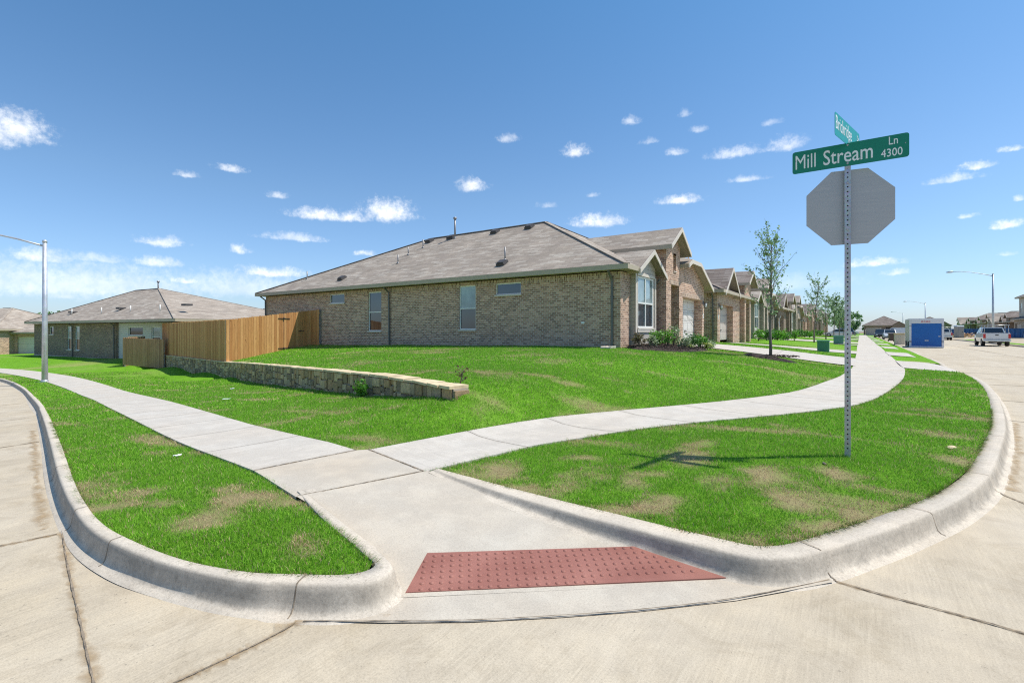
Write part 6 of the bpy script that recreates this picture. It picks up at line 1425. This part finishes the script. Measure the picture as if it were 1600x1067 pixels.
def loft_body(secs):
    """secs: list of (y, halfwidth bottom, hw mid, hw top, z bottom, z mid, z top)"""
    m = MB(); rings = []
    for (y, wb, wm, wt, zb, zm, zt) in secs: rings.append(m.vs([(-wb, y, zb), (-wm, y, zm), (-wt, y, zt), (wt, y, zt), (wm, y, zm), (wb, y, zb)]))
    for a, b in zip(rings, rings[1:]):
        for k in range(6): m.f.append((a + k, a + (k + 1) % 6, b + (k + 1) % 6, b + k)); m.sm.append(False)
    m.f.append(tuple(rings[0] + k for k in range(6))); m.sm.append(False); m.f.append(tuple(rings[-1] + k for k in range(6))[::-1]); m.sm.append(False); return m
def car(name, loc_, rz, label, cat, mat, kind='suv', group=None):
    r = empty(name, loc_, rz, label, cat, group)   # front towards +y
    if kind == 'van': L_, W_, H_, hood, belt = 5.4, 1.95, 2.25, .75, 1.3
    elif kind == 'suv': L_, W_, H_, hood, belt = 4.8, 1.9, 1.75, 1.3, 1.08
    else: L_, W_, H_, hood, belt = 4.7, 1.82, 1.45, 1.25, .95
    w = W_ / 2; f_ = L_ / 2
    b = loft_body([(-f_, w * .88, w * .93, w * .86, .35, .7, belt - .05), (-f_ + .25, w * .95, w, w * .93, .28, .7, belt), (0, w * .95, w, w * .94, .25, .7, belt), (f_ - hood, w * .95, w, w * .93, .25, .7, belt), (f_ - .3, w * .93, w * .98, w * .86, .28, .65, belt - .18), (f_, w * .8, w * .86, w * .75, .38, .6, belt - .35)]); b.build('body', mat, r, bevel=.05)
    rb = -f_ + (.15 if kind != 'sedan' else .75); rt = rb + (.25 if kind != 'sedan' else .6); ft_ = f_ - hood - .75; fb = f_ - hood + .05
    c = MB(); P_ = [(-w * .9, rb, belt), (w * .9, rb, belt), (w * .9, fb, belt), (-w * .9, fb, belt), (-w * .74, rt, H_), (w * .74, rt, H_), (w * .74, ft_, H_), (-w * .74, ft_, H_)]; i = c.vs(P_)
    for q in ((0, 1, 5, 4), (1, 2, 6, 5), (2, 3, 7, 6), (3, 0, 4, 7), (4, 5, 6, 7)): c.f.append(tuple(i + k for k in q)); c.sm.append(False)
    c.build('cabin', mat, r, bevel=.04)
    P_ = [Vector(p) for p in P_]
    def win(a, b_, c_, d, u0, u1, v0, v1):
        g = MB(); p0, p1, p2, p3 = (P_[k] for k in (a, b_, c_, d)); n = (p1 - p0).cross(p3 - p0).normalized(); q = lambda u, v: (p0.lerp(p1, u)).lerp(p3.lerp(p2, u), v) + n * .012; g.face([q(u0, v0), q(u1, v0), q(u1, v1), q(u0, v1)]); g.build('window', M['carglass'], r, fix=False)
    win(0, 1, 5, 4, .08, .92, .15, .9); win(2, 3, 7, 6, .06, .94, .08, .92)
    if kind == 'van': win(1, 2, 6, 5, .80, .97, .15, .85); win(3, 0, 4, 7, .03, .20, .15, .85)
    else: win(1, 2, 6, 5, .06, .47, .15, .88); win(1, 2, 6, 5, .51, .93, .15, .88); win(3, 0, 4, 7, .07, .49, .15, .88); win(3, 0, 4, 7, .53, .94, .15, .88)
    for x in (-w + .1, w - .1):
        for y in (-f_ + .85, f_ - .9): wheel(r, x, y, .35, .24)
    for s in (-1, 1):
        m = MB(); m.box((s * w * .62 - .16, f_ - .10, belt - .46), (s * w * .62 + .16, f_ + .01, belt - .32)); m.build('headlight', M['head'], r); m = MB(); m.box((s * w * .78 - .10, -f_ - .02, belt - .35), (s * w * .78 + .10, -f_ + .08, belt - .10)); m.build('tail_light', M['tail'], r)
    m = MB(); m.box((-w * .4, f_ - .03, belt - .46), (w * .4, f_ + .025, belt - .34)); m.build('grille', M['blackp'], r); m = MB(); m.box((-w * .85, f_ - .1, .32), (w * .85, f_ + .05, .5)); m.build('bumper', M['blackp'], r); return r
def pickup(loc_, rz, label, group=None):
    r = empty('pickup_truck', loc_, rz, label, 'pickup truck', group); w = 1.0; L_ = 5.8     # rear at y=0, front at +y
    b = loft_body([(.02, w * .94, w, w * .95, .58, .85, 1.28), (.3, w * .96, w * 1.0, w * .96, .5, .85, 1.30), (2.0, w * .95, w, w * .96, .45, .85, 1.30)]); o = b.build('bed', M['pwhite'], r, bevel=.03)
    m = MB(); m.box((-.82, .12, 1.2), (.82, 1.9, 1.315)); m.build('bed_liner', M['blackp'], r)
    b = loft_body([(2.03, w * .95, w, w * .95, .42, .85, 1.26), (4.2, w * .95, w, w * .95, .42, .85, 1.26), (5.5, w * .93, w * .98, w * .88, .45, .8, 1.16), (5.8, w * .86, w * .9, w * .8, .5, .75, 1.0)]); b.build('body', M['pwhite'], r, bevel=.04)
    P_ = [(-.93, 2.05, 1.26), (.93, 2.05, 1.26), (.93, 4.5, 1.24), (-.93, 4.5, 1.24), (-.74, 2.2, 1.88), (.74, 2.2, 1.88), (.74, 3.75, 1.88), (-.74, 3.75, 1.88)]; c = MB(); i = c.vs(P_)
    for q in ((0, 1, 5, 4), (1, 2, 6, 5), (2, 3, 7, 6), (3, 0, 4, 7), (4, 5, 6, 7)): c.f.append(tuple(i + k for k in q)); c.sm.append(False)
    c.build('cabin', M['pwhite'], r, bevel=.04); P_ = [Vector(p) for p in P_]
    def win(a, b_, c_, d, u0, u1, v0, v1, name='window'):
        g = MB(); p0, p1, p2, p3 = (P_[k] for k in (a, b_, c_, d)); n = (p1 - p0).cross(p3 - p0).normalized(); q = lambda u, v: (p0.lerp(p1, u)).lerp(p3.lerp(p2, u), v) + n * .014; g.face([q(u0, v0), q(u1, v0), q(u1, v1), q(u0, v1)]); g.build(name, M['carglass'], r, fix=False)
    win(0, 1, 5, 4, .06, .94, .12, .88, 'rear_window'); win(2, 3, 7, 6, .05, .95, .08, .92, 'windscreen')
    for q in ((1, 2, 6, 5), (3, 0, 4, 7)): win(*q, .08, .48, .15, .86); win(*q, .52, .92, .15, .86)
    for x in (-w + .13, w - .13):
        for y in (1.05, 4.75): wheel(r, x, y, .40, .27)
    m = MB(); m.box((-.80, -.02, .66), (.80, .03, 1.28)); m.box((-.72, -.035, .74), (.72, -.018, 1.2)); t = m.build('tailgate', M['pwhite'], r, bevel=.012); m = MB(); m.box((-.12, -.05, 1.06), (.12, -.03, 1.15)); m.build('handle', M['blackp'], t)
    for s in (-1, 1):
        m = MB(); m.box((s * .89 - .09, -.02, .80), (s * .89 + .09, .12, 1.22)); m.build('tail_light', M['tail'], r)
        m = MB(); m.box((s * 1.06 - .08, 3.95, 1.18), (s * 1.06 + .08, 4.05, 1.40)); m.build('side_mirror', M['blackp'], r)
    m = MB(); m.box((-.98, -.17, .48), (.98, .02, .64)); m.build('bumper', M['chrome'], r, bevel=.02); m = MB(); m.box((-.16, -.18, .50), (.16, -.165, .62)); m.build('licence_plate', M['swhite'], r)
    m = MB(); m.box((-.5, -.05, .34), (.5, .8, .46)); m.build('hitch', M['blackp'], r)
    m = MB()
    for s in (-1, 1):
        m.tube([(s * .88, .25, 1.28), (s * .84, .28, 2.06)], .022, 6); m.tube([(s * .88, 1.9, 1.28), (s * .84, 1.9, 2.06)], .022, 6); m.tube([(s * .84, .1, 2.08), (s * .84, 3.9, 2.08)], .022, 6)
    for y in (.28, 1.9, 3.6): m.tube([(-.95, y, 2.08), (.95, y, 2.08)], .022, 6)
    m.build('ladder_rack', M['chrome'], r); return r
pk = pickup((10.95, 67., .02), R(-1), 'white pickup truck with ladder rack seen from behind', 'pickup trucks on the right-hand street')
c = copy_tree(pk); c.location = (11.0, 104.5, 0); tag(c, 'white truck half hidden behind the blue container', 'pickup truck', 'pickup trucks on the right-hand street')
GC = 'cars parked along the far street'
car('parked_car', (4.1, 106, 0), PI, 'silver car facing us on the left kerb beyond the trash bin', 'car', M['psilver'], 'suv', GC)
car('parked_car', (3.2, 121, .05), PI, 'black car behind the silver car on the left kerb', 'car', M['pblack'], 'suv', GC)
car('parked_car', (4.2, 134, 0), PI, 'white car farthest along the left kerb', 'car', M['pwhite'], 'sedan', GC)
car('delivery_van', (8.3, 174.5, 0), R(90), 'long white panel van side-on before the end house', 'van', M['pwhite'], 'van')
car('parked_car', (-3.6, 116, .35), R(90), 'light car in a driveway just left of the sign post', 'car', M['psilver'], 'sedan', GC)
car('parked_car', (-3.4, 131, .35), R(90), 'dark car in a driveway just right of the sign post', 'car', M['pdark'], 'suv', GC)
car('parked_car', (-2.6, 152, .35), R(90), 'small white car in the last visible driveway', 'car', M['pwhite'], 'sedan', GC)

# ---- storage container
M['cblue'] = planked('roller_door_blue', (.0, .125, .45), .09, dark=.75, rough=.45); M['cpanel'] = plain('container_side_panel', (.50, .52, .46), .5, var=.12, scale=2.); M['cwhite'] = plain('container_white', (.72, .70, .72), .5, var=.05)
k = empty('storage_container', (3.7, 58.5, .02), 0, 'white storage container with blue roll-up door standing in the street', 'storage container')
W_, H_, D_ = 2.44, 2.62, 5.2
m = MB()
for x in (0, W_ - .16):
    m.box((x, 0, .12), (x + .16, .10, H_)); m.box((x, D_ - .1, .12), (x + .16, D_, H_))
m.box((.16, .0, H_ - .42), (W_ - .16, .10, H_)); m.box((0, 0, 0), (W_, .12, .12)); m.box((0, .12, 0), (.1, D_, .12)); m.box((W_ - .1, .12, 0), (W_, D_, .12)); m.box((0, .1, H_ - .1), (.08, D_ - .1, H_)); m.box((W_ - .08, .1, H_ - .1), (W_, D_ - .1, H_)); m.build('frame', M['cwhite'], k, bevel=.01)
m = MB(); m.box((.16, .05, .125), (W_ - .16, .075, H_ - .42)); dr = m.build('roll_up_door', M['cblue'], k)
m = MB(); m.box((1.1, .02, .62), (1.38, .05, .68)); m.build('handle', M['chrome'], dr); m = MB(); m.box((2.05, .02, 1.0), (2.2, .05, 1.06)); m.build('latch', M['chrome'], dr)
m = MB(); m.box((.02, .1, .12), (.05, D_ - .1, H_ - .1)); m.box((W_ - .05, .1, .12), (W_ - .02, D_ - .1, H_ - .1)); m.box((.05, D_ - .06, .12), (W_ - .05, D_ - .03, H_ - .1)); m.build('side_panel', M['cpanel'], k)
m = MB(); m.box((.02, .02, H_), (W_ - .02, D_ - .02, H_ + .03)); m.build('roof_panel', M['cwhite'], k)
m = MB()
for j in range(4):
    a = .86 + j * .17
    m.box((a, -.006, H_ - .33), (a + .115, -.001, H_ - .305)); m.box((a, -.006, H_ - .215), (a + .115, -.001, H_ - .19)); m.box((a, -.006, H_ - .305), (a + .03, -.001, H_ - .215)); m.box((a + .085, -.006, H_ - .305), (a + .115, -.001, H_ - .215))
m.build('red_marking', M['sred'], k); m = MB()
for z in (.48, .58, 1.98):
    for x in (-.01, W_ - .17): m.box((x, -.012, z), (x + .18, -.001, z + .035))
m.build('strap', M['blackp'], k); m = MB(); m.tube([(-.05, 1.0, .3), (.0, 1.0, .3)], .26, 14); m.tube([(-.05, 3.6, .3), (.0, 3.6, .3)], .26, 14); m.build('wheel', M['tyre'], k)
M['beige'] = plain('beige_cabinet', (.56, .50, .43), .7, var=.08)
k = empty('beige_cabinet', (2.95, 65.6, .1), 0, 'low beige box standing between the trash bin and container', 'cabinet'); m = MB(); m.box((0, 0, 0), (.85, 1.2, 1.05)); m.build('body', M['beige'], k, bevel=.02); m = MB(); m.box((-.03, -.03, 1.05), (.88, 1.23, 1.2))
for j in range(5): m.box((.04 + j * .17, -.045, 1.08), (.12 + j * .17, -.03, 1.18))
m.build('ribbed_lid', M['cap'], k)
# ---- building site
M['dblue'] = plain('dumpster_blue', (.01, .09, .26), .5, var=.25, scale=1.5)
def dumpster(loc_, rz, label, L_=5.):
    r = empty('dumpster', loc_, rz, label, 'dumpster', 'blue dumpsters on the building site'); m = MB(); w = 1.15
    for s in (-1, 1): m.prism([(s * w, -L_ / 2, .2), (s * w, L_ / 2, .2), (s * w, L_ / 2, 1.75), (s * w, -L_ / 2 - .35, 1.75)], (-s * .06, 0, 0))
    m.box((-w, -L_ / 2, .18), (w, L_ / 2, .25)); m.box((-w, L_ / 2 - .06, .2), (w, L_ / 2, 1.75)); m.prism([(-w, -L_ / 2, .2), (w, -L_ / 2, .2), (w, -L_ / 2 - .35, 1.75), (-w, -L_ / 2 - .35, 1.75)], (0, .06, 0)); m.build('bin', M['dblue'], r)
    m = MB()
    for s in (-1, 1):
        for j in range(6): y = -L_ / 2 + .4 + j * (L_ - .8) / 5; m.box((s * w, y - .05, .25), (s * (w + .09), y + .05, 1.7))
        m.box((s * w, -L_ / 2 - .3, 1.68), (s * (w + .1), L_ / 2, 1.78))
    m.build('rib', M['dblue'], r)
dumpster((22.2, 123, .15), R(38), 'blue dumpster at the right edge before the two-storey house'); dumpster((20.4, 151, .15), R(50), 'blue dumpster left of the white pickup before the brick houses'); 
c = copy_tree(bpy.data.objects['dumpster.001']); c.location = (18.8, 158, .15); tag(c, 'blue dumpster beside the portable toilet', 'dumpster')
k = empty('portable_toilet', (15.6, 128, .15), R(20), 'grey portable toilet with white roof on the building site', 'portable toilet')
M['ptoil'] = plain('toilet_grey', (.30, .29, .26), .6); m = MB(); m.box((-.55, -.55, .1), (.55, .55, 2.15)); m.build('cabin', M['ptoil'], k, bevel=.03); m = MB(); m.prism([(-.6, -.6, 2.15), (.6, -.6, 2.15), (.6, .0, 2.42), (.6, .6, 2.15), (-.6, .6, 2.15), (-.6, 0, 2.42)][:2] + [(.5, -.5, 2.38), (-.5, -.5, 2.38)], (0, 1.2, 0)); m.build('roof', M['swhite'], k)
m = MB(); m.box((-.35, -.575, .2), (.35, -.55, 2.0)); d = m.build('door', M['ptoil'], k, bevel=.01); m = MB(); m.box((.22, -.6, 1.0), (.27, -.575, 1.2)); m.build('handle', M['blackp'], d); m = MB(); m.box((-.6, -.6, 0), (.6, .6, .1)); m.build('base', M['blackp'], k)
M['lumber'] = plain('raw_lumber', (.55, .38, .22), .9, var=.3)
rs = random.Random(3); m = MB()
for _ in range(70):
    a = rs.uniform(0, PI); m.obox((rs.gauss(0, .9), rs.gauss(0, .9), rs.uniform(.05, .8) * math.exp(-.4 * rs.random())), (math.cos(a), math.sin(a), rs.uniform(-.5, .5)), (-math.sin(a), math.cos(a), 0), (0, 0, 1), rs.uniform(.3, .9), rs.uniform(.04, .15), .03)
o = m.build('debris_pile', M['lumber'], fix=False); o.location = (17.2, 138, .15); tag(o, 'heap of scrap lumber on bare ground beside the pickup', 'debris pile')
# bare lots over the street
m = MB(); 
for y0, y1 in ((40, 105), (105, 172)): m.face([(12.62, y0, .14), (60, y0, .16), (60, y1, .16), (12.62, y1, .14)])
M['sand'] = concrete('bare_lot', (.48, .38, .26), (.30, .23, .15), (.50, .42, .30)); m.build('bare_lot', M['sand'])['kind'] = 'structure'
m = MB(); m.face([(12.62, 172, .13), (90, 172, .13), (90, 260, .13), (-60, 260, .13), (-60, 185, .13), (12.62, 185, .13)]); m.build('far_lot', M['turf'])['kind'] = 'structure'
m = MB(); m.face([(13.0, 60, .16), (14.2, 60, .16), (14.2, 105, .16), (13.0, 105, .16)]); m.build('verge', M['turf'])['kind'] = 'structure'
